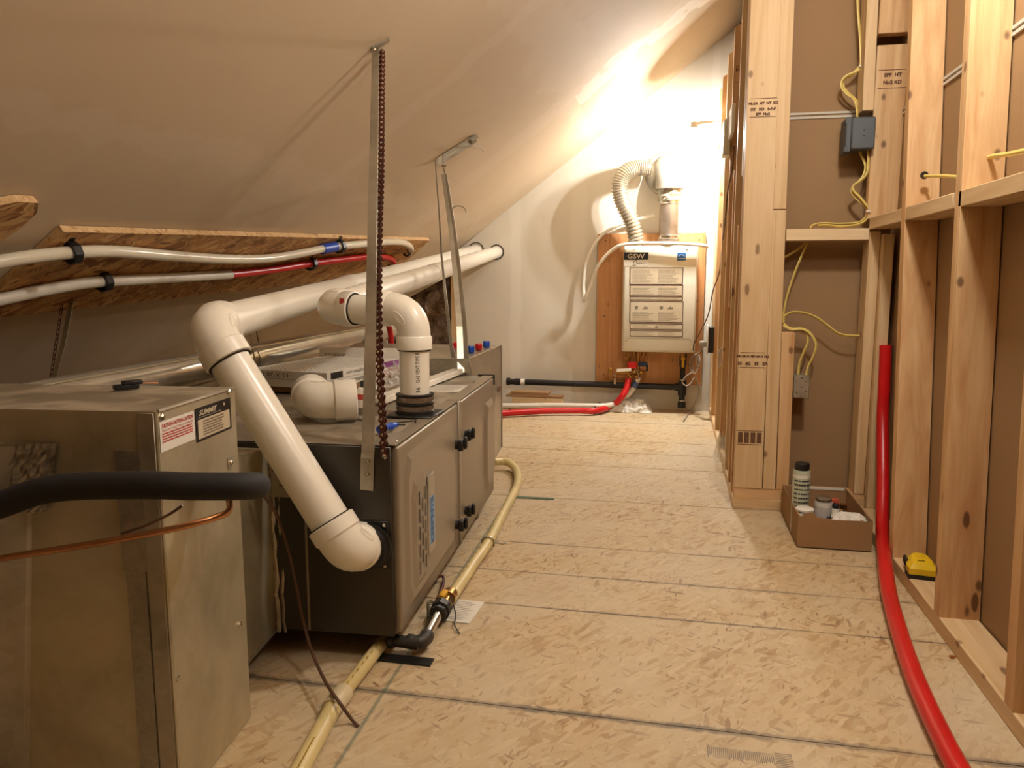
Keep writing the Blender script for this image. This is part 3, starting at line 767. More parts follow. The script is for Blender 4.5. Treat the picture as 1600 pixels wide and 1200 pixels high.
# transition duct between coil cabinet and furnace
tr = empty('transition_duct', (0, 0, 0), 0, 'sheet-metal transition duct between the coil cabinet and the furnace end', 'duct')
bm = bmesh.new()
hexa(bm, [(-1.35, 1.275, .10), (-.862, 1.275, .03), (-.862, 1.505, .06), (-1.30, 1.475, .06), (-1.35, 1.275, .50), (-.862, 1.275, .50), (-.862, 1.505, .478), (-1.30, 1.475, .478)])
obj('casing', bm, GALVD, tr)
T('bottom_hem', [(-.86, 1.275, .03), (-.86, 1.505, .06)], .003, GALV, tr, 6, 1)
bm = bmesh.new(); random.seed(5)
for (x, wdt) in ((-.858, .016), (-.842, .008)):
    pts = [V((x+random.uniform(-.003, .003), 1.508-.006*random.random(), z)) for z in [.055+.42*i/14 for i in range(15)]]
    tube(bm, pts, wdt*.5, 6, 1)
obj('sealant_bead', bm, FOILT, tr, True)

# =============================================================== lines in the foreground
o = T('insulated_line', [at(-160, 840, .86), at(-60, 808, .88), at(0, 789, .90), at(60, 768, .91), at(120, 760, .92), at(230, 758, .93), at(300, 760, .945), at(370, 760, .97), at(396, 759, 1.0), at(402, 759, 1.03), at(396, 759, 1.06), at(370, 758, 1.08), V((-.757, 1.085, .512))],
      .0200, FOAM, None, 20, 8); tag(o, 'thick black foam-insulated line curving in front of the coil cabinet', 'pipe')
o = T('copper_line', [at(-80, 890, .90), at(0, 873, .91), at(100, 857, .93), at(200, 840, .94), at(280, 824, .96), at(335, 809, 1.0), at(358, 797, 1.04), V((-.70, 1.08, .503)), V((-.757, 1.10, .50))],
      .0052, COPPER, None, 12, 8); tag(o, 'thin bare copper line below the black insulated line', 'pipe')
w1 = [at(405, 765, 1.40), at(430, 800, 1.42), at(448, 850, 1.44), at(462, 910, 1.46), at(474, 970, 1.46), at(488, 1020, 1.42), at(510, 1068, 1.33), gr(530, 1097, .045), gr(548, 1122, .012), gr(560, 1135, .002)]
o = T('control_wire', w1, .0036, BRNCORD, None, 8, 6); tag(o, 'brown wire hanging in front of the furnace end and ending in the floor', 'wire')
o = T('capillary_wire', [at(190, 834, .955), at(225, 822, .965), at(262, 805, .98), at(285, 790, .985)], .0022, BRNCORD, None, 8, 5); tag(o, 'thin brown tube tucked between copper line and black line', 'wire')
# driver with copper bit on coil cabinet
tl = empty('pocket_tool', (0, 0, 0), 0, 'small black tool with a copper tip lying on the coil cabinet top', 'tool')
p = gr(208, 608, .651); p2 = gr(245, 605, .651); dr = (p2-p).normalized()
Mt = frame(p+V((0, 0, .006)), dr, z=(0, 0, 1))
bm = bmesh.new(); box(bm, (-.032, -.008, -.005), (.010, .008, .004), None, .002); box(bm, (-.018, -.009, .003), (.016, .009, .010), None, .002); bmesh.ops.transform(bm, matrix=Mt, verts=bm.verts); obj('handle', bm, BLACK, tl, True)
T('tip', [Mt @ V((.014, 0, .004)), Mt @ V((.042, 0, .002))], .0018, COPPER, tl, 8, 1)

# =============================================================== strap and roller chain holding the furnace end
def strap(name, pts, w_, label, nrm=(0, -1, 0), mat=GALV, th=.0012, group=None, wx=None, foot=None):
    bm = bmesh.new(); rows = []
    P = [V(p) for p in pts]; n_ = V(nrm)
    for i, p in enumerate(P):
        t = (P[min(i+1, len(P)-1)]-P[max(i-1, 0)]).normalized(); x = t.cross(n_).normalized(); nn = x.cross(t).normalized()
        ww = w_ if not callable(w_) else w_(i/(len(P)-1))
        rows.append([bm.verts.new(p+x*sx*ww/2+nn*sy*th/2) for sx, sy in ((-1, -1), (1, -1), (1, 1), (-1, 1))])
    for a, b in zip(rows, rows[1:]):
        for k in range(4): bm.faces.new((a[k], a[(k+1) % 4], b[(k+1) % 4], b[k]))
    bm.faces.new(rows[0][::-1]); bm.faces.new(rows[-1]); bmesh.ops.recalc_face_normals(bm, faces=bm.faces)
    if label:
        r = empty(name, (0, 0, 0), 0, label, 'strap', group); obj('band', bm, mat, r); return r
    return obj(name, bm, mat, None)
ct = ce(587, 72, .004)
def fe(px, py, off=.008): return on(px, py, fur_M @ V((0, -off, 0)), (fur_M.to_3x3() @ V((0, 1, 0))))
s1 = strap('hanger_strap', [ct, ct.lerp(fe(575, 690), .35), fe(576, 690, .03).lerp(ct, .25), fe(575, 705, .012), fe(574, 716, .0085), fe(573, 766, .0085)], lambda t: .021+.009*min(1, t*1.6), 'wide steel strap hanging from ceiling and screwed to the near furnace end')
for px, py in ((575, 722), (574, 742)): screw(s1, fe(px, py, .010), (0, -1, 0), .005)
# bracket at the top
a = ce(583, 75, .003); b = ce(606, 62, .003)
bm = bmesh.new(); box(bm, (-.004, -.006, -.004), ((b-a).length+.004, .010, .004), frame(a, b-a, z=CN), .001); obj('ceiling_plate', bm, GALV, s1)
screw(s1, ce(585, 78, .012), (0, -1, 0), .005)
ch = empty('roller_chain', (0, 0, 0), 0, 'rusty roller chain hanging in front of the wide steel strap', 'chain')
ctop = ce(597, 82, .01); cend = fe(601, 716, .016)
pts = [ctop, ctop.lerp(cend, .33)+V((-.004, 0, 0)), ctop.lerp(cend, .52)+V((-.006, -.012, 0)), ctop.lerp(cend, .75)+V((0, -.03, 0)), cend]
Pc = smoothpath(pts, 60)
# arc-length resample
Ls = [0]
for i in range(1, len(Pc)): Ls.append(Ls[-1]+(Pc[i]-Pc[i-1]).length)
pitch = .0175; N = int(Ls[-1]/pitch)
def atlen(s_):
    for i in range(1, len(Ls)):
        if Ls[i] >= s_: return Pc[i-1].lerp(Pc[i], (s_-Ls[i-1])/(Ls[i]-Ls[i-1]+1e-9))
    return Pc[-1]
def link_mesh(off):
    bm = bmesh.new(); ol = []
    for k in range(9):
        a = math.pi*(k/8)-math.pi/2; ol.append((pitch/2+.0080*math.cos(a), .0080*math.sin(a)))
    ol.append((0, .0040))
    for k in range(9):
        a = math.pi*(k/8)+math.pi/2; ol.append((-pitch/2+.0080*math.cos(a), .0080*math.sin(a)))
    ol.append((0, -.0040))
    for zz in (off, -off-.0012): prism(bm, ol, .0012, Matrix.Translation((0, 0, zz)))
    for x in (-pitch/2, pitch/2): lathe(bm, [(.0036, -off-.0022), (.0036, off+.0022)], 8, Matrix.Translation((x, 0, 0)), 1)
    me = bpy.data.meshes.new('link'); bm.normal_update(); bm.to_mesh(me); bm.free(); me.materials.append(RUST); me.materials.append(CHROME); return me
LM = [link_mesh(.0030), link_mesh(.0046)]
for i in range(N):
    a, b = atlen(i*pitch), atlen((i+1)*pitch)
    tw = .0 if i > N*.45 else (N*.45-i)/(N*.45)*.9
    nr = V((math.sin(tw)-.1, -math.cos(tw), .1))
    link('link', LM[i % 2], [None], ch, frame((a+b)/2, b-a, z=nr))
screw(ch, fe(601, 713, .022), (0, -1, 0), .006)
# second bracket on the ceiling with two straps
cb = empty('ceiling_bracket', (0, 0, 0), 0, 'bent steel angle bracket on the sloped ceiling holding two straps', 'bracket')
a = ce(682, 250, .004); b = ce(742, 213, .004); Lb = (b-a).length
bm = bmesh.new(); Mb = frame(a, b-a, z=CN); box(bm, (0, -.016, -.003), (Lb, .016, .001), Mb); box(bm, (0, .012, -.022), (Lb, .016, 0), Mb); box(bm, (Lb-.03, -.016, -.02), (Lb+.004, -.013, .0), Mb)
obj('angle', bm, GALV, cb)
T('bent_wire', [ce(712, 230, .03), ce(735, 230, .05), ce(748, 229, .05), ce(753, 233, .05), ce(755, 236, .055)], .0025, GALV, cb, 6, 4)
t0 = ce(692, 240, .02)
fend = fur_M @ V((-.10, LN-.01, HT+.004))
fend = at(725, 582, 2.705)
s2 = strap('hanger_strap', [t0, at(693, 262, 3.13), at(696, 275, 3.12)], .006, 'creased steel hanger strap from ceiling bracket down to the far furnace end')
T('bolt', [at(690, 259, 3.12), at(698, 259, 3.12)], .004, CHROME, s2, 6, 1)
bm = bmesh.new()
P_ = [at(694, 272, 3.12), at(706, 350, 3.0), at(714, 420, 2.9), at(722, 510, 2.78), fend]
for (ox, tilt) in ((-.008, .5), (.009, -.5)):
    rows = []
    for i, p in enumerate(P_):
        wv = .008+.007*i/4; x1 = V((math.cos(tilt), math.sin(tilt), 0))*wv; c = p+V((ox*(.6+.5*i/4), 0, 0))
        nn = V((0, .0012, 0)); rows.append([bm.verts.new(q) for q in (c-x1-nn, c+x1-nn, c+x1+nn, c-x1+nn)])
    for a, b in zip(rows, rows[1:]):
        for k in range(4): bm.faces.new((a[k], a[(k+1) % 4], b[(k+1) % 4], b[k]))
    bm.faces.new(rows[-1]); bm.faces.new(rows[0][::-1])
bmesh.ops.recalc_face_normals(bm, faces=bm.faces); obj('folded_band', bm, GALV, s2)
T('wire_hook', [at(706, 327, 3.03), at(712, 322, 3.02), at(722, 323, 3.02), at(727, 328, 3.02), at(728, 333, 3.02)], .0022, GALV, s2, 6, 4)
t1 = ce(680, 252, .008)
s3 = strap('hanger_strap', [t1, at(686, 330, 3.10), at(690, 400, 2.98), at(697, 470, 2.87), at(705, 540, 2.77), at(713, 578, 2.72)], lambda t: .004+.017*t, 'narrow twisted steel strap left of the creased one', (-.35, -.9, 0))
# left strap with chain going up to the ceiling behind the coil cabinet
ls = strap('hanger_strap', [ce(113, 463, .012), at(98, 540, 1.92), at(82, 598, 1.90)], .022, 'grey steel strap rising behind the coil cabinet at left', (-.3, -1, 0), GALVD)
lc = empty('link_chain', (0, 0, 0), 0, 'dark link chain beside the grey strap behind the coil cabinet', 'chain')
bm = bmesh.new(); pts = []
for k in range(13):
    a = 2*math.pi*k/12; pts.append(V((math.cos(a)*.0065+(.003 if math.cos(a) > 0 else -.003), math.sin(a)*.0038, 0)))
tube(bm, pts, .0013, 5, 1); me = bpy.data.meshes.new('ring'); bm.to_mesh(me); bm.free(); me.materials.append(RUST)
a, b = ce(98, 468, .012), at(78, 600, 1.92); n_ = int((b-a).length/.0145)
for i in range(n_):
    p = a.lerp(b, (i+.5)/n_); link('link', me, [None], lc, frame(p, b-a, z=(0, -1, 0) if i % 2 else (1, -.2, 0)))
# twin straps by the round duct
DX, DZ, DR = -1.43, .57, .047
ts = strap('hanger_strap', [ce(385, 492, .01), V((DX+.055, 2.33, .60)), V((DX+.06, 2.33, .52))], .012, 'thin bright strap hanging by the round duct', (-.2, -1, 0), GALVB)
ts.location = (0, 0, 0)
mc = empty('link_chain', (0, 0, 0), 0, 'short dark chain beside the thin bright strap by the round duct', 'chain')
a, b = ce(396, 492, .01), V((DX+.085, 2.34, .53)); n_ = int((b-a).length/.0145)
for i in range(n_):
    p = a.lerp(b, (i+.5)/n_); link('link', me, [None], mc, frame(p, b-a, z=(0, -1, 0) if i % 2 else (1, -.2, 0)))

# =============================================================== round ducts at the back
rd = empty('round_duct', (0, 0, 0), 0, 'shiny round metal duct running behind the furnace under the sloped ceiling', 'duct')
T('pipe', [(DX, 1.30, DZ-.004), (DX, 3.9, DZ+.015)], DR, GALVB, rd, 28, 1)
for y in (2.38, 3.3): T('joint_band', [(DX, y, DZ), (DX, y+.03, DZ)], DR+.004, GALVB, rd, 28, 1)
T('seam', [(DX+.03, 1.30, DZ+.035), (DX+.03, 3.9, DZ+.053)], .003, GALVD, rd, 6, 1)
o = T('rear_round_duct', [(-1.60, 1.2, .50), (-1.60, 3.9, .52)], .05, GALVB, None, 28, 1); tag(o, 'second round metal duct lying behind the shiny one against the ceiling', 'duct')

# =============================================================== PEX pipes on the OSB board
def cep(l_, off=.045): return [ce(x, y, off) for x, y in l_]
px1 = empty('pex_pipe', (0, 0, 0), 0, 'upper white flexible pipe clipped along the OSB ceiling board', 'pipe')
T('pipe', cep([(-60, 420), (0, 409), (50, 401), (110, 395), (180, 393), (270, 400), (350, 405), (420, 404), (480, 394), (520, 386), (570, 381), (612, 378), (632, 380), (642, 388)])+[ce(640, 398, .0)], .0165, PEXW, px1, 16, 5)
T('blue_ring', cep([(503, 389.5), (524, 385.5)]), .0215, BLUE, px1, 16, 1)
px2 = empty('pex_pipe', (0, 0, 0), 0, 'lower flexible pipe on the OSB ceiling board, white then red', 'pipe')
lowp = [(-60, 480), (0, 468), (60, 455), (120, 444), (160, 440), (250, 435), (360, 429)]
T('white_section', cep(lowp, .04), .0165, PVC2, px2, 16, 5)
T('red_section', cep([(358, 429), (380, 427), (430, 421), (485, 412), (540, 405), (580, 401), (603, 402), (614, 407)], .04)+[ce(616, 414, 0)], .0150, RED, px2, 16, 5)
def clamp(px, py, lab, r=.02, d=(14, -2), off=.045):
    c = ce(px, py, off); t = (ce(px+d[0], py+d[1], off)-c).normalized()
    Mc = frame(c, t, z=CN); bm = bmesh.new()
    out = []; n_ = 8
    prof = [(r*1.5*math.cos(2*math.pi*k/n_), r*1.5*math.sin(2*math.pi*k/n_)) for k in range(n_)]
    for k in range(n_):
        a, b = prof[k], prof[(k+1) % n_]; q = []
        i0, i1 = (a[0]*.77, a[1]*.77), (b[0]*.77, b[1]*.77)
        hexa(bm, [Mc @ V((-.013, *a)), Mc @ V((-.013, *b)), Mc @ V((-.013, *i1)), Mc @ V((-.013, *i0)), Mc @ V((.009, *a)), Mc @ V((.009, *b)), Mc @ V((.009, *i1)), Mc @ V((.009, *i0))])
    box(bm, (-.009, -r*1.6, r*1.1), (.009, r*1.6, r*1.55), Mc); box(bm, (-.007, -r*1.3, r*1.1), (.007, r*1.3, off-.02 if off-.02 > r*1.2 else r*1.6), Mc)
    bmesh.ops.recalc_face_normals(bm, faces=bm.faces)
    o = obj('pipe_clamp', bm, BLACK, None); tag(o, lab, 'clamp', 'black pipe clamps on the OSB board')
clamp(114, 395, 'black clamp round the upper white pipe near the left end of the board')
clamp(163, 440, 'black clamp round the lower white pipe at left', off=.04)
clamp(531, 385, 'black clamp next to the blue ring')
clamp(486, 412, 'black clamp in the middle of the red pipe section', off=.04)
clamp(636, 395, 'black clamp at the bent far end of the upper white pipe', off=.03, r=.014)
clamp(612, 412, 'black clamp at the bent far end of the red pipe', off=.028, r=.014)

# =============================================================== things on the furnace top
ZT = .492+.003
def topf(x, y, z=0): return fur_M @ V((x, y, HT+.0035+z))
# two pleated filters in one stack
def filt(z, lab, y0=.62):
    o0 = topf(-.40, y0, z); r = empty('air_filter', o0, FR+math.radians(-12), lab, 'filter', 'stacked air filters')
    w_, l_, h_ = .30, .62, .024
    for a, b in (((-w_, 0, 0), (0, .012, h_)), ((-w_, l_-.012, 0), (0, l_, h_)), ((-w_, .012, 0), (-w_+.012, l_-.012, h_)), ((-.012, .012, 0), (0, l_-.012, h_))):
        B('frame_side', a, b, PAPER, r)
    bm = bmesh.new(); n1, n2 = 17, 34
    for i in range(n1): x = -w_+.012+(w_-.024)*i/(n1-1); box(bm, (x-.0022, .012, h_*.3), (x+.0022, l_-.012, h_*.92))
    for i in range(n2): y = .012+(l_-.024)*i/(n2-1); box(bm, (-w_+.012, y-.0022, h_*.3), (-.012, y+.0022, h_*.9))
    tag(obj('grid', bm, PAPER, r), kind='stuff'); B('media', (-w_+.012, .012, h_*.1), (-.012, l_-.012, h_*.35), LTAN, r)
    return r
f1 = filt(.020, 'lower of two stacked air filters on the furnace, pink printed edge')
f2 = filt(.0455, 'upper of two stacked air filters on the furnace, purple printed edge and size text')
def sidetext(par, s_, size, mat, y, z, w_, **kw): # on the +x side, upside down
    text('edge_print', s_, size, mat, par, frame((.0006, y, z), (0, -1, 0), (0, 0, -1)), w=w_, **kw)
for par in (f1, f2):
    B('printed_block', (0, .30, .002), (.0005, .44, .022), PURPLE if par is f2 else PINK, par)
    sidetext(par, 'www.dustopfilters.com', .016, PRINT, .19, .012, .17)
    B('printed_block', (0, .02, .002), (.0005, .085, .022), LBLACK, par)
text('edge_print', '10 X 20 X 1', .018, PRINT, f2, frame((-.20, -.0006, .012), (-1, 0, 0), (0, 0, -1)), w=.12)
# card trays below
o = B('cardboard_tray', (-.40, -.03, .0), (-.02, .54, .018), CARD, None, .001, Matrix.Translation(topf(-.36, .66, 0)) @ Matrix.Rotation(FR-.2, 4, 'Z'))
tag(o, 'flat brown cardboard under the stacked air filters', 'cardboard')
# aerosol can behind the strap
cn = empty('spray_can', topf(-.165, .285), 0, 'small white spray can standing behind the wide strap', 'can')
L('can_body', [(.017, 0), (.018, .003), (.018, .072), (.014, .080)], PAPER, cn, None, 20); L('can_cap', [(.009, .080), (.010, .082), (.010, .094), (.007, .096)], BLACK, cn, None, 16)
L('orange_band', [(.0184, .050), (.0184, .064)], LRED, cn, None, 20); L('can_print', [(.0183, .010), (.0183, .03)], LGREY, cn, None, 20)
# blue screwdriver
sd = empty('screwdriver', (0, 0, 0), 0, 'blue handled screwdriver lying at the near edge of the furnace top', 'tool')
a, b = topf(-.065, .10, .010), topf(-.045, .165, .010)
T('handle', [a, a.lerp(b, .3), a.lerp(b, .7), b], lambda t: .0095-.002*t+.0015*math.sin(t*12), BLUE, sd, 10, 3); T('shaft', [b, b+(b-a).normalized()*.035+V((0, 0, -.006))], .0018, BLACK, sd, 8, 1)
nl = empty('black_nail', (0, 0, 0), 0, 'black nail lying on the furnace top in front of the rubber coupling', 'nail')
a, b = topf(-.062, .225, .003), topf(-.022, .245, .005); T('shank', [a, b], .0018, BLACK, nl, 6, 1); T('head', [b, b+(b-a)*.04], .005, BLACK, nl, 8, 1)
# white trim plank and plastic behind the pipe
o = B('trim_offcut', (-.022, 0, 0), (.022, .70, .02), PVC, None, .003, Matrix.Translation(topf(-.20, .50, .0005)) @ Matrix.Rotation(FR-.10, 4, 'Z')); tag(o, 'white trim offcut with a hole lying behind the upright pipe', 'trim')
random.seed(11)
def crumple(name, c, size, hgt, mat, lab, cat, par=None, seg=16, rot=0, zmin=0.0):
    bm = bmesh.new(); bmesh.ops.create_grid(bm, x_segments=seg, y_segments=seg, size=.5)
    for v in bm.verts:
        x, y = v.co.x, v.co.y; k = max(0, 1-(2*x)**4)*max(0, 1-(2*y)**4)
        v.co = V((x*size[0]+random.uniform(-.06, .06)*size[0], y*size[1]+random.uniform(-.06, .06)*size[1], zmin+k*hgt*random.uniform(.25, 1)))
    o = obj(name, bm, mat, par, False, Matrix.Translation(c) @ Matrix.Rotation(rot, 4, 'Z')); 
    if lab: tag(o, lab, cat)
    return o
crumple('plastic_bag', topf(-.34, .98, .001), (.16, .40), .07, PLASTIC, 'clear crumpled plastic bag behind the upright pipe', 'bag')
crumple('plastic_bag', topf(-.30, .52, .001), (.14, .16), .045, PLASTIC, 'small clear plastic wrap around the filters near the strap', 'bag')
crumple('plastic_bag', topf(-.58, .47, .001), (.16, .10), .04, FILMB, 'bluish plastic wrap beside the loose elbow', 'bag')
B_ = B('open_box_flap', (-.34, 0, 0), (0, .003, .10), PAPER, None, 0, Matrix.Translation(topf(-.30, 1.12, .001)) @ Matrix.Rotation(FR, 4, 'Z') @ Matrix.Rotation(-.25, 4, 'X')); tag(B_, 'white cardboard sheet propped up at the far end of the furnace top', 'cardboard')
text('sheet_print', 'THIS SIDE UP', .016, PRINT, B_, frame((-.28, -.0008, .07), (1, 0, 0), (0, 0, 1)), w=.08)
# red and white risers behind
o = T('red_pex_riser', [at(608, 600, 3.4), at(613, 560, 3.4), at(610, 520, 3.4), at(606, 505, 3.4)], .013, RED, None, 12, 5); tag(o, 'short red pipe seen behind the upright white pipe', 'pipe')
o = B('white_batten', (-.012, 0, 0), (.012, .01, .55), PVC2, None, 0, Matrix.Translation(V((at(602, 590, 3.5).x, 3.5, .0)))); tag(o, 'narrow white batten beside the short red pipe', 'batten')

# =============================================================== yellow gas line
g = empty('yellow_gas_line', (0, 0, 0), 0, 'yellow plastic pipe from the near floor passing under the furnace', 'pipe')
a, b, c = gr(462, 1215, .02), gr(525, 1098, .02), gr(612, 985, .02)
T('pipe', [a+(a-b)*.4, a, b], .0170, YEL, g, 18, 1); T('pipe', [b, c, c+(c-b)*.4], .0150, YEL, g, 18, 1)
tq = (c-b).normalized(); T('coupling', [b-tq*.024, b-tq*.022, b+tq*.036, b+tq*.038], .0205, CREAM, g, 20, 1)
for k in range(26):
    p = a.lerp(b, -.3+1.3*k/25) if k < 14 else b.lerp(c, (k-13)/12)
    t_ = (b-a).normalized(); 
    if (p-b).length > .05: B('printed_dash', (-.006, -.0012, .0), (.004, .0012, .0008), YELP, g, 0, frame(p+V((.004, -.003, .0158 if k >= 14 else .0172)), t_, z=(0, 0, 1)))
g2 = empty('yellow_gas_hose', (0, 0, 0), 0, 'yellow gas hose looping beside the furnace with a brass valve at its near end', 'hose')
hp = [gr(702, 938, .03), gr(722, 908, .02), gr(742, 878, .018), gr(763, 848, .018), gr(782, 810, .018), gr(798, 780, .018), gr(808, 758, .018), gr(808, 738, .022), gr(798, 725, .03), gr(785, 721, .035), gr(772, 722, .04)]
T('hose', hp, .0165, YEL, g2, 16, 6)
for k in range(16):
    P_ = smoothpath(hp[1:6], 4); i = min(k, len(P_)-2); t_ = (P_[i+1]-P_[i]).normalized(); B('printed_dash', (-.008, -.0014, 0), (.006, .0014, .0008), YELP, g2, 0, frame(P_[i]+V((-.004, -.002, .0158)), t_, z=(0, 0, 1)))
va = gr(700, 935, .035); vb = gr(662, 995, .035); vd = (va-vb).normalized()
T('hose_ferrule', [va, va+vd*.012, va+vd*.014, va+vd*.03], .0185, BRASS, g2, 16, 1); T('valve_body', [va-vd*.045, va-vd*.02, va], .013, BRASS, g2, 12, 1)
B('valve_handle', (-.022, -.008, .012), (.016, .008, .024), YELV, g2, .003, frame(va-vd*.018+V((-.006, 0, .002)), vd, z=(0, 0, 1)))
ip = empty('iron_gas_fittings', (0, 0, 0), 0, 'dark iron pipe union and elbow joining the yellow hose valve to the furnace underside', 'pipe fitting')
u0 = va-vd*.045; u1 = u0-vd*.05
bm = bmesh.new(); tube(bm, [u0, u1], .021, 8, 1); tube(bm, [u0-vd*.008, u0-vd*.034], .026, 8, 1); obj('union', bm, IRON, ip, True)
e0 = gr(662, 1002, .03); T('nipple', [u1, e0], .013, CHROME, ip, 14, 1)
elbow(ip, gr(661, 1005, .03), u1-e0, V((-1, .05, 0)), .014, .012, .024, IRON, False)
T('nipple', [gr(655, 1006, .03), gr(610, 1000, .03)], .014, IRON, ip, 14, 1); T('nipple_collar', [gr(617, 1001, .03), gr(609, 1000, .03)], .018, IRON, ip, 14, 1)
# cable tie, wires
o = T('cable_tie', [va+V((.01, -.01, .012)), gr(712, 960, .02), gr(710, 975, .012), gr(718, 990, .003)], .0018, BLACK, None, 6, 5); tag(o, 'black cable tie tail at the brass valve', 'cable tie')
o = T('furnace_wire', [fur_M @ V((-.03, .30, -.004)), gr(690, 900, .02), gr(692, 915, .012), gr(684, 935, .006)], .004, plain('dark_red_wire', srgb(92, 30, 26), .5), None, 8, 5); tag(o, 'dark red wires looping out under the furnace', 'wire')
bm = bmesh.new(); hx = []
p0 = gr(672, 940, .045)
for k in range(90): a_ = k*.75; hx.append(p0+V((.008*math.cos(a_), .008*math.sin(a_), -.0005*k)))
tube(bm, hx, .0016, 5, 1); o = obj('armoured_cable', bm, GALV, None, True); tag(o, 'short coil of silver armoured cable under the furnace edge', 'cable')
pp = B('instruction_sheet', (0, 0, 0), (.10, .13, .002), PAPER, None, 0, Matrix.Translation(gr(674, 968, .0005)) @ Matrix.Rotation(-.05, 4, 'Z')); tag(pp, 'white printed sheet on the floor under the brass valve', 'paper')
bm = bmesh.new(); lines_bm(bm, .01, .09, .01, .12, 12, .002, 0, .3, .0026); obj('sheet_print', bm, LGREY, pp)
cm = empty('floor_clip', gr(768, 848, 0), 0, 'metal pipe clip screwed to the floor over the yellow hose', 'clip')
cp = gr(763, 848, .018)-cm.location; hd = (hp[4]-hp[3]).normalized(); px_ = hd.cross(V((0, 0, 1)))
T('band', [cp+px_*math.cos(a_)*.0185+V((0, 0, math.sin(a_)*.0185)) for a_ in [math.pi*k/10 for k in range(-2, 13)]], .0022, GALVB, cm, 6, 1, flat=(1, 3))
B('foot', (.012, -.008, 0), (.052, .008, .002), GALVB, cm, 0, Matrix.Rotation(math.atan2(px_.y, px_.x), 4, 'Z')); screw(cm, V((.038, -.008, .002)), (0, 0, 1), .005)
ta = gr(805, 777, .001); tb = gr(866, 780, .001)
o = B('green_tape', (0, -.010, .0003), ((tb-ta).length, .010, .0012), GREENT, None, 0, frame(ta, tb-ta, z=(0, 0, 1))); tag(o, 'strip of dark green tape on the floor beside the hose', 'tape')
o = B('black_shim', (0, -.02, .0), (.13, .012, .004), BLACK, None, 0, Matrix.Translation(gr(590, 1026, .0005))); tag(o, 'flat black strip on the floor under the near furnace corner', 'strip')

# =============================================================== FAR WALL
pb = B('plywood_panel', (-.489, FARY-.033, .171), (.18, FARY-.014, 1.122), PLYW, None, .001); tag(pb, 'orange plywood backing panel behind the water heater on the far wall', 'panel')
for x, z in ((-.44, .22), (-.44, 1.08), (.14, 1.08), (-.20, .21), (.10, .30), (-.44, .6), (.14, .7)): screw(pb, (x, FARY-.033, z), (0, -1, 0), .005, IRON)
HY = 4.80
a = at(974, 384, HY); b = at(1086, 552, HY); hx0, hx1, hz1, hz0 = a.x, b.x, a.z, b.z
hw, hh = hx1-hx0, hz1-hz0
hea = empty('water_heater', ((hx0+hx1)/2, FARY-.035, (hz0+hz1)/2), 0, 'white wall-hung tankless water heater with warning labels on plywood', 'water heater')
dp = FARY-.035-HY
B('case', (-hw/2, -dp+.012, -hh/2), (hw/2, 0, hh/2), HEATW, hea, .012, None, 3)
B('front_cover', (-hw/2+.006, -dp, -hh/2+.006), (hw/2-.006, -dp+.02, hh/2-.014), HEATW, hea, .010, None, 3)
yf = -dp-.0006
lwz = -hh/2+.085
B('lower_cover_seam', (-hw/2+.03, yf-.0004, lwz), (hw/2-.03, yf+.001, lwz+.002), LGREY, hea)
for sx in (-1, 1):
    for zz in (-hh/2+.022, lwz-.014): screw(hea, (sx*(hw/2-.03), yf, zz), (0, -1, 0), .004, BRASS)
screw(hea, (0, yf, -hh/2+.012), (0, -1, 0), .003, BRASS)
for sx in (-.35, .35): screw(hea, (sx*hw, yf, hh/2-.022), (0, -1, 0), .004, BRASS)
def HF(x, z, y=yf): return frame((x, y, z), (1, 0, 0), (0, 0, 1))
def hl(px, py): p = at(px, py, HY); return p.x-(hx0+hx1)/2, p.z-(hz0+hz1)/2
def lab(name, x0, y0, x1, y1, mat, par, yy=0):
    a, b = hl(x0, y0), hl(x1, y1); return B(name, (a[0], yf-.0008-yy, b[1]), (b[0], yf+.0004-yy, a[1]), mat, par), ((a[0]+b[0])/2, (a[1]+b[1])/2, b[0]-a[0], a[1]-b[1])
l1, r1_ = lab('brand_sticker', 975, 394.5, 1013, 406, LBLACK, hea)
text('sticker_text', 'GSW', .04, LTAN, l1, HF(r1_[0], r1_[1], yf-.0014), w=r1_[2]*.70, h=r1_[3]*.62, thick=.0008)
bm = bmesh.new(); a_ = hl(986, 401); 
l2, r2_ = lab('logo_sticker', 975, 406, 1013, 415.5, PAPER, hea)
text('sticker_text', 'ENERGY', .02, PRINT, l2, HF(r2_[0]+r2_[2]*.2, r2_[1]-r2_[3]*.1, yf-.0014), w=r2_[2]*.38, h=r2_[3]*.25, ital=.2)
T('logo_swirl', [V((r2_[0]-r2_[2]*.04+math.cos(k*.5)*.010+math.sin(k*.5)*.004, yf-.0012, r2_[1]+math.sin(k*.5)*.016)) for k in range(12)], .0018, PRINT, l2, 5, 1)
l3, r3_ = lab('energy_sticker', 1058.5, 394.5, 1071.5, 407, LBLUE, hea)
T('sticker_arc', [V((r3_[0]+math.cos(k*.3)*r3_[2]*.33, yf-.001, r3_[1]-.004+math.sin(k*.3)*r3_[3]*.28)) for k in range(11)], .0018, PAPER, l3, 5, 1)
B('sticker_line', (r3_[0]-r3_[2]*.4, yf-.0012, r3_[1]-r3_[3]*.32), (r3_[0]+r3_[2]*.4, yf-.0006, r3_[1]-r3_[3]*.22), PAPER, l3)
secs = ((418, 445), (445.3, 463), (463.3, 469.5), (470.5, 504.5), (505, 515.5), (516, 527))
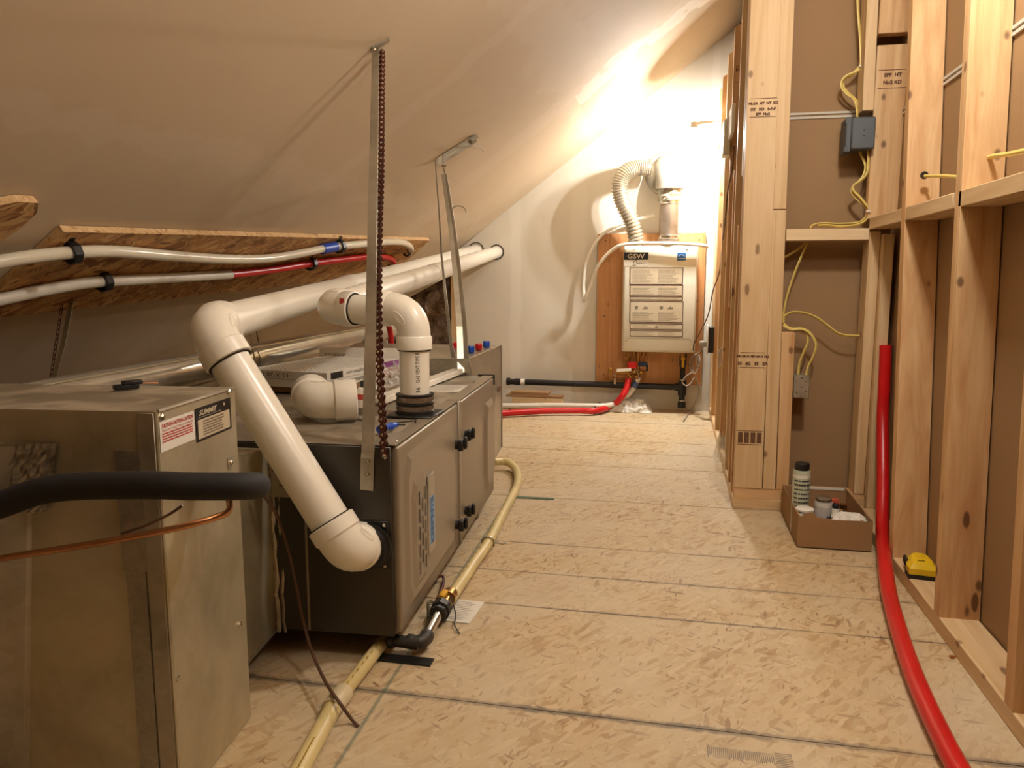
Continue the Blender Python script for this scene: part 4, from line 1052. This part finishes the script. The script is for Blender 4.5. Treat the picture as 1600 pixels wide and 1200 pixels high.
for i, (y0, y1) in enumerate(secs):
    lo, rr = lab('warning_label', 984, y0, 1067, y1, LBROWN, hea)
    li, ri = lab('label_field', 985.3, y0+1.2, 1065.7, y1-1.2, LTAN, lo, .0005)
    bm = bmesh.new(); cx, cz, ww, h3 = ri
    nrow = max(1, int(h3/.0075)); 
    for s_ in (-1, 1):
        z1_, z0_ = cz+h3*.42, cz-h3*.42
        if i == 3: z1_ = cz+h3*.42; 
        b2 = bmesh.new()
        if i == 3:
            lines_bm(b2, cx+(-.46 if s_ < 0 else .04)*ww, cx+(-.04 if s_ < 0 else .46)*ww, cz-h3*.45, cz-h3*.02, max(2, nrow//2), .0022, 0, .4, 0)
        else: lines_bm(b2, cx+(-.46 if s_ < 0 else .04)*ww, cx+(-.04 if s_ < 0 else .46)*ww, z0_, z1_, nrow, .0022, 0, .35, 0)
        for v in b2.verts: v.co = V((v.co.x, yf-.0016, v.co.y))
        me_ = bpy.data.meshes.new('x'); b2.to_mesh(me_); b2.free(); bm.from_mesh(me_); bpy.data.meshes.remove(me_)
        if i == 3:
            lathe(bm, [(.011, 0), (.011, .0004)], 14, frame((cx+s_*ww*.24-.045, yf-.0013, cz+h3*.22), (1, 0, 0), z=(0, -1, 0)))
            prism(bm, [(-.02, -.008), (.016, -.008), (.012, .004), (.004, .002), (0, .009), (-.008, .003)], .0004, frame((cx+s_*ww*.24+.01, yf-.0017, cz+h3*.22), (1, 0, 0), (0, 0, 1)))
    if i == 4: prism(bm, [(-.012, -.004), (.004, -.008), (.014, -.006), (.006, .002), (.004, .009), (-.002, .004)], .0004, frame((cx, yf-.0017, cz), (1, 0, 0), (0, 0, 1)))
    tag(obj('label_print', bm, LGREY, lo), kind='stuff')
# top collar pieces
B('top_plate', (.02, -dp*.8, hh/2), (hw/2-.03, -.03, hh/2+.012), HEATW, hea, .003)
L('flue_collar', [(.064, 0), (.066, .004), (.066, .03), (.062, .034)], STAIN, hea, Matrix.Translation((.045, -.11, hh/2+.01)), 24)
L('air_inlet', [(.045, 0), (.045, .03)], CHROME, hea, Matrix.Translation((-hw*.33, -.11, hh/2+.0)), 24)
for i, x in enumerate((-.15, -.09, .15)): L('port', [(.014, -.03), (.014, 0)], BRASS, hea, Matrix.Translation((x, -.10, -hh/2)), 12)
# vent pipe
vx, vy = hea.location.x+.045, HY+.075
fv = empty('flue_pipe', (0, 0, 0), 0, 'stainless flue pipe rising from the water heater with a foil-taped elbow', 'pipe')
zt0 = hea.location.z+hh/2+.04
ez = 1.43
T('pipe', [(vx, vy, zt0-.02), (vx, vy, ez-.10)], .0585, STAIN, fv, 28, 1)
for z in (zt0+.0, ez-.14): 
    L('joint_ring', [(.0595, 0), (.064, .004), (.064, .02), (.0595, .024)], CHROME, fv, Matrix.Translation((vx, vy, z)), 28, False)
random.seed(2)
bm = bmesh.new(); rings = []
for i in range(9):
    z = ez-.12+i*.012; rings.append([bm.verts.new((vx+math.cos(k*math.pi/12)*(.063+random.uniform(0, .012)), vy+math.sin(k*math.pi/12)*(.063+random.uniform(0, .012)), z)) for k in range(24)])
for a, b in zip(rings, rings[1:]):
    for k in range(24): bm.faces.new((a[k], a[(k+1) % 24], b[(k+1) % 24], b[k]))
obj('foil_tape_wrap', bm, FOILT, fv)
T('elbow', [(vx, vy, ez-.05), (vx, vy, ez+.02), (vx, vy+.025, ez+.07), (vx-.005, vy+.09, ez+.09), (vx-.01, FARY-.02, ez+.09)], .086, plain('bright_duct_metal', srgb(196, 192, 182), .3, .6, .03), fv, 28, 6)
L('wall_plate', [(.0, 0), (.13, .0), (.13, .004), (.12, .010)], GALV, fv, frame((vx-.03, FARY-.014, ez+.06), (1, 0, 0), z=(0, -1, 0)), 28, False)
# flexible aluminium duct
fd = empty('flexible_duct', (0, 0, 0), 0, 'silver corrugated flexible duct curving from heater top to the flue elbow', 'duct')
fp = [V((hea.location.x-hw*.33, FARY-.035-.11, hea.location.z+hh/2+.02)), at(986, 345, 4.85), at(972, 315, 4.84), at(968, 290, 4.84), at(977, 270, 4.85), at(996, 262, 4.88), at(1016, 262, 4.90)]
P = smoothpath(fp, 26); bm = bmesh.new(); tube(bm, P, 1, 20, 1)
# corrugate by ring index
nr = len(P)
bm.verts.ensure_lookup_table()
for i in range(nr):
    c = P[i]
    for k in range(20):
        v = bm.verts[i*20+k]; v.co = c+(v.co-c).normalized()*(.046+.0045*(1 if i % 4 < 2 else -1))
obj('corrugated_tube', bm, GALVB, fd)
# drain hose: white loop from the heater top
o = T('drain_hose', [V((hea.location.x+hw/2+.055, 4.80, hea.location.z+hh/2-.012)), V((hea.location.x+hw/2, 4.77, hea.location.z+hh/2+.0)), V((hea.location.x, 4.77, hea.location.z+hh/2+.012)), V((hx0+.02, 4.78, hz1+.008)), at(955, 392, 4.82), at(935, 415, 4.85), at(922, 445, 4.9), at(914, 466, 4.93), at(913, 466, 4.95), at(912, 440, 4.96), at(918, 405, 4.97), at(938, 370, 4.97), at(970, 350, 4.97), at(1000, 342, 4.97), at(1022, 336, 4.95)],
      .0105, PVC, None, 12, 6); tag(o, 'thin white plastic hose looping left of the water heater', 'hose')
# black gas pipe along the wall with drip leg
bg = empty('black_gas_pipe', (0, 0, 0), 0, 'black iron gas pipe running low along the far wall to a drip leg', 'pipe')
gy = 4.93
pl0, pl1 = at(792, 596, gy), at(1062, 605, gy)
T('pipe', [pl0, pl1], .0195, BLACK, bg, 16, 1)
T('collar', [pl0, pl0.lerp(pl1, .018)], .026, BLACK, bg, 14, 1); T('collar', [pl0.lerp(pl1, .05), pl0.lerp(pl1, .085)], .023, BLACK, bg, 14, 1); T('tape_wrap', [pl0.lerp(pl1, .085), pl0.lerp(pl1, .11)], .022, PAPER, bg, 14, 1)
vx2 = at(1066, 600, gy).x
T('riser', [(vx2, gy, hz0-.02), (vx2, gy, .16)], .016, BLACK, bg, 14, 1)
T('tee', [(vx2, gy, .20), (vx2, gy, .11)], .026, BLACK, bg, 14, 1); T('tee_branch', [(vx2-.045, gy, pl1.z), (vx2, gy, pl1.z)], .025, BLACK, bg, 14, 1)
T('drip_leg', [(vx2, gy, .11), (vx2, gy, .06)], .018, BLACK, bg, 14, 1); T('cap', [(vx2, gy, .065), (vx2, gy, .055), (vx2, gy, .03)], .025, BLACK, bg, 14, 1)
L('ring', [(.027, 0), (.027, .006)], CHROME, bg, Matrix.Translation((vx2, gy, .205)), 14); L('ring', [(.0195, 0), (.0195, .005)], CHROME, bg, Matrix.Translation((vx2, gy, .072)), 14)
B('valve_body', (vx2-.022, gy-.02, hz0-.10), (vx2+.022, gy+.02, hz0-.02), IRON, bg, .006)
B('valve_handle', (vx2-.008, gy-.045, hz0-.10), (vx2+.008, gy-.035, hz0-.04), YELV, bg, .004); L('valve_stem', [(.012, 0), (.014, .02)], YELV, bg, frame((vx2, gy-.02, hz0-.045), (1, 0, 0), z=(0, -1, 0)), 12)
# valves under heater
vl = empty('isolation_valves', (0, 0, 0), 0, 'brass isolation valves with red and blue handles under the water heater', 'valve')
Yv = 4.86
def av(px, py, dy=0): return at(px, py, Yv+dy)
T('hot_riser', [av(981, 552), av(981, 572), av(982, 592)], .012, BRASS, vl, 12, 1); T('cold_riser', [av(997, 552), av(997, 590)], .012, BRASS, vl, 12, 1)
T('union_nut', [av(981, 557), av(981, 563)], .020, BRASS, vl, 6, 1)
T('side_outlet', [av(982, 582), av(962, 583)], .013, BRASS, vl, 10, 1); T('drain_cap', [av(961, 584), av(961, 600)], .010, CHROME, vl, 10, 1); T('cap_rim', [av(961, 588), av(961, 591)], .018, BRASS, vl, 12, 1)
B('hose_bib', (-.028, -.015, -.02), (.004, .015, .025), BRASS, vl, .006, Matrix.Translation(av(957, 580)))
B('red_handle', (-.03, -.008, -.02), (.028, .004, .022), RED, vl, .006, Matrix.Translation(av(988, 571, -.03)))
B('blue_handle', (-.03, -.01, -.014), (.026, .006, .016), plain('dark_blue_handle', srgb(22, 38, 72), .4), vl, .004, Matrix.Translation(av(1005, 569, -.02))); 
T('blue_lever', [av(1011, 570, -.02), av(1011, 580, -.02)], .007, BLACK, vl, 8, 1)
B('paper_tag', (-.045, -.002, -.009), (.045, .0, .009), PAPER, vl, 0, Matrix.Translation(av(975, 578, -.05)) @ Matrix.Rotation(-.08, 4, 'Y'))
bm = bmesh.new()
for (x, y, r_) in ((990, 580, .022), (1001, 581, .02), (994, 588, .018), (984, 588, .015)): bmesh.ops.create_icosphere(bm, subdivisions=1, radius=r_, matrix=Matrix.Translation(av(x, y, -.01)))
obj('valve_body', bm, BRASS, vl, True)
T('drain_lever', [av(1008, 578), av(1008, 594)], .006, BRASS, vl, 8, 1); T('loose_cap_chain', [av(992, 576, -.03), av(998, 586, -.03), av(997, 597, -.03)], .002, GALV, vl, 6, 4)
# red and white pex along far floor
zr = .03
R_ = [V((-1.30, 3.15, .06)), V((-1.15, 3.4, .03))]
rp = [gr(770, 647, .028), gr(800, 645, .028), gr(850, 642, .03), gr(900, 641.5, .03), gr(932, 641.5, .03), gr(955, 634, .035), at(970, 622, 4.82), at(979, 606, 4.84), at(982, 592, 4.86)]
o = T('red_pex_hose', rp, .0195, RED, None, 16, 6); tag(o, 'red pipe running along the far wall floor up to the water heater', 'pipe')
wp = [gr(770, 634, .045), gr(810, 634, .045), gr(860, 633.5, .045), gr(910, 634, .045), gr(945, 634, .045), at(968, 628, 4.9), at(985, 613, 4.9), at(993, 600, 4.9), at(997, 590, 4.88)]
o = T('white_pex_hose', wp, .0165, PVC2, None, 16, 6); tag(o, 'white pipe running behind the red one up to the water heater', 'pipe')
o = T('blue_collar', [at(990, 604, 4.895), at(994, 596, 4.885)], .0195, plain('faded_blue', srgb(70, 92, 130), .4), None, 12, 1); tag(o, 'faded blue collar on the white pipe below the valves', 'collar')
for i, (px, py, r_) in enumerate(((797, 635, .0195), (929, 641, .0225), (937, 634, .0195))):
    p = gr(px, py, .03); o = T('pipe_tie', [p-V((.006, 0, 0)), p+V((.006, 0, 0))], r_+.003, BLACK, None, 12, 1)
    tag(o, ['black tie on the white pipe close to the plenum', 'black tie on the red pipe just before it bends up', 'black tie on the white pipe just before it bends up'][i], 'pipe tie', 'black ties on the far pipes')
# wood scraps leaning in the corner
for i, (a, b, z, dz, col, lb_) in enumerate((((797, 632), (893, 628), .012, .018, DARKW, 'dark thin board lowest in the scrap stack at the far wall'), ((801, 628), (878, 629), .032, .062, STUD, 'light thick board in the middle of the scrap stack'), ((792, 616), (880, 612), .096, .014, DARKW, 'flat board lying on top of the thick scrap board'), ((800, 610), (858, 608), .111, .02, DARKW, 'dark stick topmost of the scrap stack'))):
    A_, B_2 = at(a[0], a[1], 4.80+.01*i), at(b[0], b[1], 4.80+.01*i); Lc = B_2.x-A_.x
    o = B('wood_scrap', (0, 0, -Lc), (dz, .085, 0), col, None, .001, Matrix.Translation((A_.x, 4.76+.01*i, z-.010)) @ Matrix.Rotation(math.radians(-90), 4, 'Y') if False else frame((A_.x, 4.775+.008*i, z-.011), (0, 0, 1), z=(-1, .02*(i-1), 0)))
    o.data.transform(Matrix.Identity(4)); tag(o, lb_, 'board', 'scrap boards by the far wall')
# crumpled sheet
crumple('crumpled_paper', V((at(985, 640, 4.90).x, 4.90, .002)), (.26, .13), .085, PAPER, 'crumpled white paper on the floor below the heater valves', 'paper', seg=18)
# outlet box, plug and cords at partition
ob = empty('outlet_box', (0, 0, 0), 0, 'white outlet box with black edge on a partition stud beside the heater', 'outlet')
oc = ax(1114, 532, .225)
B('box_body', (.20, 4.62, oc.z-.075), (.232, 4.72, oc.z+.075), BLACK, ob, .003); B('face_plate', (.192, 4.61, oc.z-.085), (.20, 4.73, oc.z+.085), PAPER, ob, .002)
B('plug', (.150, 4.65, oc.z-.045), (.192, 4.69, oc.z-.010), GREYCORD, ob, .006)
cz_ = oc.z-.028
o = T('heater_cord', [V((.150, 4.67, cz_)), at(1098, 542, 4.68), at(1091, 552, 4.72), at(1088, 566, 4.78), at(1090, 574, 4.80), at(1094, 563, 4.8), at(1089, 553, 4.82), at(1080, 560, 4.82), at(1078, 574, 4.82), at(1085, 584, 4.82), at(1092, 570, 4.83), at(1088, 556, 4.83), at(1082, 566, 4.83), at(1083, 580, 4.82), at(1072, 588, 4.80), at(1066, 597, 4.80), at(1073, 603, 4.80), at(1080, 598, 4.81), at(1086, 590, 4.82), at(1092, 610, 4.84), at(1086, 630, 4.84), gr(1077, 645, .008), gr(1068, 658, .006)],
      .0042, GREYCORD, None, 8, 6); tag(o, 'grey power cord coiled beside the heater and trailing to the floor', 'cord')
o = T('extension_wire', [ax(1147, 228, .222), ax(1144, 265, .222), ax(1137, 300, .222), ax(1133, 345, .222), at(1128, 388, 4.4), at(1124, 425, 4.45), at(1114, 455, 4.5), at(1107, 490, 4.6), at(1096, 515, 4.7), at(1085, 536, 4.74), at(1083, 548, 4.76)],
      .0034, BRNCORD, None, 8, 6); tag(o, 'thin brown wire hanging down the partition studs to the heater', 'wire')
# light fitting at the partition: white keyless holder and panel
lf = empty('lamp_holder', (0, 0, 0), 0, 'white lamp holder plate fixed to the partition studs high beside the heater', 'lamp')
q0 = ax(1140, 215, .215)
B('back_plate', (.196, 3.72, 1.40), (.228, 3.83, 1.56), HEATW, lf, .004)
B('junction_plate', (.215, 3.50, 1.46), (.230, 3.70, 1.58), PAPER, lf, .003)
bl = empty('wall_bulb', FARL, 0, 'bare lit bulb in a holder on the partition studs high beside the heater', 'lamp')
BP = [(.004, -.036), (.018, -.032), (.028, -.018), (.030, 0), (.024, .02), (.015, .04), (.013, .05)]
RX = Matrix.Identity(4)
bm = bmesh.new(); lathe(bm, BP, 20, RX); obj('bulb', bm, BULB, bl, True)
L('reflector_disc', [(.072, .052), (.074, .054), (.03, .062), (.02, .064)], PAPER, bl, RX, 32)
L('socket', [(.018, .05), (.02, .055), (.02, .09), (.014, .095)], PAPER, bl, RX, 20)
T('bracket_arm', [(0, 0, .085), (.06, 0, .09), (.151, .0, .09)], .008, PAPER, bl, 10, 4)
B('bracket_plate', (.143, -.03, .04), (.1515, .06, .13), PAPER, bl, .002)
# plastic scraps on the partition
crumple('plastic_scrap', V((.236, 3.52, .03)), (.08, .12), .16, PLASTIC, 'clear plastic scrap caught at the foot of the partition studs', 'plastic', seg=8)
o = B('plastic_flap', (0, 0, 0), (.002, .17, .08), PLASTIC, None, 0, Matrix.Translation((.222, 3.95, .40)) @ Matrix.Rotation(-.35, 4, 'Z') @ Matrix.Rotation(.3, 4, 'X')); tag(o, 'translucent plastic flap sticking out between partition studs', 'plastic')

# =============================================================== NICHE: electrics
jb = empty('junction_box', (0, 0, 0), 0, 'dark grey plastic junction box high in the niche', 'junction box')
a = at(1325, 186, NY+.02); b = at(1364, 238, NY+.02)
B('box_body', (a.x+.008, NY-.012, b.z+.008), (b.x-.003, NY+.085, a.z-.0), GREYBOX, jb, .004); B('side_flange', (a.x-.008, NY+.0, b.z+.0), (a.x+.01, NY+.09, a.z+.002), GREYBOX, jb, .003)
for zz in (.0, -.012): B('screw_boss', (a.x-.012, NY+.0, (b.z if zz else a.z-.02)+.0), (a.x+.004, NY+.02, (b.z if zz else a.z-.02)+.02), GREYBOX, jb, .003)
for zz in (.62, .45): L('knockout', [(.0026, 0), (.0026, .0015)], BLACK, jb, frame(((a.x+b.x)/2+.004, NY-.012, b.z+(a.z-b.z)*zz), (1, 0, 0), z=(0, -1, 0)), 8)
def cab(name, l_, label, Y=NY+.05, r=.0042, extra=None, grp=None):
    pts = [at(p[0], p[1], Y if len(p) < 3 else p[2]) for p in l_]
    o = T(name, pts, r, CABLE, None, 8, 6, flat=(1.35, .75)); return tag(o, label, 'cable', grp)
cab('electrical_cable', [(1339, -30), (1341, 20), (1344, 60), (1345, 102), (1338, 112), (1324, 118), (1316, 126), (1315, 136), (1322, 146), (1333, 154), (1338, 166), (1340, 186)], 'yellow cable running down from above into the top of the junction box', NY+.06, .0044)
cab('electrical_cable', [(1345, 102), (1332, 116), (1319, 124), (1318, 135), (1326, 146), (1337, 156), (1342, 170), (1343, 186)], 'second yellow cable doubling the curl above the junction box', NY+.075, .004)
T_ = cab('electrical_cable', [(1341, 228), (1346, 243), (1352, 258), (1350, 272), (1342, 284), (1333, 292), (1331, 300), (1338, 310), (1350, 320), (1356, 328), (1352, 340), (1340, 348), (1310, 350), (1285, 349), (1270, 352), (1266, 357)], 'left yellow cable snaking down from the junction box to the blocking', NY+.05, .0044)
cab('electrical_cable', [(1356, 228), (1357, 250), (1355, 270), (1345, 282), (1334, 290), (1334, 298), (1342, 306), (1352, 318), (1358, 328), (1354, 343), (1340, 351), (1315, 354), (1290, 352), (1278, 353)], 'right yellow cable snaking down from the junction box', NY+.035, .0044)
o = T('cable_staple', [at(1353, 330, NY+.02), at(1360, 330, NY+.02)], .003, PAPER, None, 6, 1); tag(o, 'white staple holding the cables where they meet the sill', 'staple')
o = T('cable_staple', [at(1342, 103, NY+.045), at(1348, 103, NY+.045)], .003, PAPER, None, 6, 1); tag(o, 'white staple where the top cable starts to curl', 'staple')
cab('electrical_cable', [(1263, 377), (1256, 392), (1244, 420), (1232, 455), (1226, 480), (1223, 500)], 'yellow cable running from under the blocking down behind the post', NY+.07, .004)
cab('electrical_cable', [(1260, 378), (1252, 386), (1240, 394), (1226, 402)], 'short yellow cable branching left under the blocking', NY+.08, .004)
cab('electrical_cable', [(1224, 504), (1226, 494), (1238, 488), (1256, 489), (1275, 496), (1292, 508), (1308, 520), (1322, 524), (1343, 525)], 'yellow cable arching across the niche to the right stud', NY+.06, .0044)
cab('electrical_cable', [(1224, 506), (1234, 513), (1248, 515), (1260, 520), (1262, 535), (1255, 552), (1249, 568), (1247, 588)], 'left of two yellow cables looping into the steel switch box', NY+.06, .0044)
cab('electrical_cable', [(1224, 508), (1236, 514), (1254, 514), (1267, 522), (1275, 538), (1271, 556), (1263, 572), (1259, 588)], 'right of two yellow cables looping into the steel switch box', NY+.05, .0044)
sb = empty('switch_box', (0, 0, 0), 0, 'small galvanised steel switch box beside the short stud', 'switch box')
a = at(1240, 586, NY+.03); b = at(1263, 622, NY+.03)
B('box_body', (a.x, NY+.02, b.z), (b.x, NY+.09, a.z), GALV, sb, .002)
for fx, fz in ((.2, .75), (.5, .5), (.8, .3), (.5, .9), (.5, .08), (.2, .25), (.8, .75)): L('knockout', [(.0022, 0), (.0022, .001)], BLACK, sb, frame((a.x+(b.x-a.x)*fx, NY+.02, b.z+(a.z-b.z)*fz), (1, 0, 0), z=(0, -1, 0)), 8)
# cables through the right wall studs
X6 = .69
o = T('electrical_cable', [at(1443, 275, 2.43), at(1452, 275, 2.40), at(1475, 275, 2.30), at(1500, 277, 2.15)], .0048, CABLE, None, 8, 5); tag(o, 'yellow cable leaving the hole in the second stud of the right wall', 'cable')
o = T('electrical_cable', [at(1540, 248, 2.04), at(1552, 244, 1.98), at(1575, 241, 1.86), at(1600, 236, 1.75), at(1640, 228, 1.62)], .0055, CABLE, None, 8, 5); tag(o, 'yellow cable leaving the hole in the nearest tall stud at right', 'cable')
for px, py, Y in ((1444, 274, 2.425), (1543, 247, 2.02)):
    p = at(px, py, Y); L('cable_hole', [(.011, 0), (.011, .002)], DARK, wr, frame((p.x, Y-.001, p.z), (1, 0, 0), z=(0, -1, 0)), 14)

# =============================================================== cardboard box and its contents
bx0, bx1, by0, by1, bh = .402, .622, 2.478, 2.76, .103
Ry = 0
cb_ = empty('cardboard_box', (bx0, by0, 0), 0, 'open brown cardboard box of cans standing on the floor in the niche', 'box')
wB, lB, t = bx1-bx0, by1-by0+.09, .004
B('base', (0, 0, .0005), (wB, lB, .004), CARD, cb_); 
bm = bmesh.new(); prism(bm, [(0, 0), (wB, 0), (wB, bh*.93), (wB*.83, bh*.95), (wB*.5, bh*.93), (wB*.24, bh*.985), (wB*.22, bh*1.1), (wB*.17, bh*1.13), (wB*.07, bh*1.07), (wB*.05, bh*.99), (0, bh)], -.004, frame((0, .0, .001), (1, 0, 0), (0, 0, 1))); bmesh.ops.recalc_face_normals(bm, faces=bm.faces); obj('front_side', bm, CARD, cb_)
B('side', (0, .004, .001), (.004, lB, bh*1.02), CARD, cb_); B('side', (wB-.004, .004, .001), (wB, lB, bh*.98), CARD, cb_); B('back_side', (.004, lB-.004, .001), (wB-.004, lB, bh*1.0), CARD, cb_)
B('white_back_label', (wB*.35, lB-.0055, bh*.93), (wB*.95, lB-.004, bh*1.02), PAPER, cb_)
def can(name, px, py_top, Y, r, h, label, body, capm, capr, caph, z0=.005, band=None):
    p = at(px, py_top, Y); o = empty(name, (p.x, Y, z0), 0, label, 'can')
    L('can_body', [(r*.97, 0), (r, .003), (r, h-.004), (r*.93, h)], body, o, None, 24)
    L('lid', [(capr*.97, h), (capr, h+.001), (capr, h+caph-.003), (capr*.85, h+caph)], capm, o, None, 20)
    if band:
        for i, (za, zb, m_) in enumerate(band): L('label_band', [(r*1.01, h*za), (r*1.01, h*zb)], m_, o, None, 24)
    return o
tc = can('solvent_can', 1253, 735, 2.62, .0275, .215, 'tall pale can with black cap in the cardboard box', plain('can_label_green', srgb(190, 194, 168), .4), BLACK, .024, .024, .005, [(.88, .93, PAPER), (.08, .14, PAPER)])
bm = bmesh.new()
for i in range(11):
    z = .035+i*.0145
    for k in range(7):
        a = math.radians(-140+k*16+random.uniform(-2, 2)); box(bm, (-.003, -.0286, z), (.0032, -.0279, z+(.006 if i == 9 else .004)), Matrix.Rotation(a+math.pi/2, 4, 'Z'))
obj('label_print', bm, PRINT, tc)
c2 = can('primer_can', 1288, 765, 2.60, .028, .118, 'short grey and red can with dark metal lid in the cardboard box', plain('can_label_grey', srgb(190, 182, 176), .4), STAIN, .025, .014, .005, [(.14, .42, LRED), (.86, .97, PAPER)])
c3 = can('white_jar', 1257, 800, 2.545, .027, .098, 'white round tub in front of the tall can', PAPER, PAPER, .029, .010)
c4 = can('small_bottle', 1306, 790, 2.56, .012, .108, 'small bottle with black cap beside the short can', PAPER, BLACK, .011, .014)
o = B('red_carton', (-.014, -.01, 0), (.014, .01, .11), plain('red_carton', srgb(200, 92, 62), .6), None, .001, Matrix.Translation((at(1304, 775, 2.66).x, 2.66, .005))); tag(o, 'red and white carton standing at the back of the box', 'carton')
bf = empty('brass_fitting', (at(1318, 788, 2.62).x, 2.62, .005), 0, 'shiny brass fitting among the cans in the box', 'fitting')
L('fitting_body', [(.014, 0), (.014, .06), (.017, .065), (.017, .085), (.01, .09), (.012, .105)], BRASS, bf, None, 16)
random.seed(8)
crumple('rag', V((.563, 2.535, .088)), (.10, .075), .022, PAPER, 'white rag lying at the front of the box contents', 'rag', seg=10)
crumple('dark_rag', V((.535, 2.60, .055)), (.10, .08), .05, plain('dark_cloth', srgb(60, 52, 46), .8), 'dark cloth under the white rag in the box', 'rag', seg=10)
o = B('lower_bundle', (.42, 2.50, .006), (.61, 2.57, .052), plain('pale_bundle', srgb(150, 136, 116), .8), None, .006); tag(o, 'pale bundle low in the cardboard box under the rag', 'bundle')

# =============================================================== red hose at the right
rh = [V((.712, 2.83, .62)), V((.712, 2.815, .48)), V((.710, 2.80, .38)), V((.703, 2.74, .27)), V((.690, 2.66, .17)), at(1379, 830, 2.52), gr(1383, 880, .045), gr(1390, 930, .030), gr(1404, 983, .023), gr(1420, 1033, .022), gr(1440, 1084, .022), gr(1465, 1138, .022), gr(1494, 1195, .022), gr(1545, 1280, .022), gr(1610, 1380, .022)]
o = T('red_hose', rh, .0195, RED, None, 18, 8); tag(o, 'long red hose running over the floor and up into the corner', 'hose')
o = T('red_hose_print', [V((0, 0, 0)), V((0, 0, .01))], .001, RED, None, 4, 1); bpy.data.objects.remove(o)
# stud finder
sf = empty('stud_finder', V((.688, 2.232, .038)), math.radians(-8), 'yellow and black handheld stud finder on the right wall bottom plate', 'tool')
bm = bmesh.new(); prism(bm, [(-.036, -.062), (.036, -.062), (.040, -.02), (.030, .04), (.012, .060), (-.012, .060), (-.030, .04), (-.040, -.02)], .012); obj('base', bm, BLACK, sf)
bm = bmesh.new()
o_ = [(-.034, -.060), (.034, -.060), (.038, -.02), (.028, .038), (.010, .056), (-.010, .056), (-.028, .038), (-.038, -.02)]
i_ = [(-.024, -.050), (.024, -.050), (.026, -.02), (.018, .028), (.008, .040), (-.008, .040), (-.018, .028), (-.026, -.02)]
a = [bm.verts.new((x, y, .012)) for x, y in o_]; b = [bm.verts.new((x, y, .028)) for x, y in o_]; c = [bm.verts.new((x, y, .042)) for x, y in i_]
for q, w_ in ((a, b), (b, c)):
    for k in range(8): bm.faces.new((q[k], q[(k+1) % 8], w_[(k+1) % 8], w_[k]))
bm.faces.new(c); bm.faces.new(a[::-1]); obj('body', bm, YTOOL, sf)
B('grip', (-.040, -.008, .014), (-.030, .034, .036), BLACK, sf, .004); B('button', (-.012, -.030, .042), (.006, -.026, .0432), BLACK, sf); B('display', (-.010, .005, .042), (.010, .03, .0435), YTOOL, sf, .001)
# small screw on the floor by the plate
o = L('loose_screw', [(.004, 0), (.003, .012)], COPPER, None, frame(gr(1484, 1026, .004), (0, 0, 1), z=(1, .2, 0)), 8); tag(o, 'small copper-coloured bit lying on the floor beside the bottom plate', 'screw')
# ink stamp on floor
bm = bmesh.new(); a = gr(1105, 1172, .0); b = gr(1210, 1180, 0)
for k in range(34):
    x = a.x+(b.x-a.x)*k/34; box(bm, (x, a.y-.012-random.uniform(0, .01), .0001), (x+.0016, a.y+.012, .0004))
for k in range(12): box(bm, (b.x, a.y-.04+k*.005, .0001), (b.x+.03, a.y-.0385+k*.005, .0004))
obj('ink_stamp', bm, LGREY, fl)
rb = empty('fill_lamp', FILL_L, 0, 'added fill bulb, out of view, hanging nearer the camera position', 'lamp')  # unseen bulb made up to carry the fill light
bm = bmesh.new(); lathe(bm, BP, 20); obj('bulb', bm, BULB, rb, True)
L('socket', [(.018, .05), (.02, .055), (.02, .10), (.012, .11)], PAPER, rb, None, 16); T('flex', [(0, 0, .11), (0, 0, 2.354-FILL_L.z)], .004, PAPER, rb, 8, 1)
# near lamp, just above the frame
nb = empty('work_lamp', NEARL, 0, 'bare bulb lamp hanging above the foreground', 'lamp')
bm = bmesh.new(); lathe(bm, [(.004, -.036), (.018, -.032), (.028, -.018), (.030, 0), (.024, .02), (.015, .04), (.013, .05)], 20); obj('bulb', bm, BULB, nb, True)
L('socket', [(.018, .05), (.02, .055), (.02, .10), (.012, .11)], PAPER, nb, None, 16); T('flex', [(0, 0, .11), (0, 0, 2.354-NEARL.z)], .004, PAPER, nb, 8, 1)
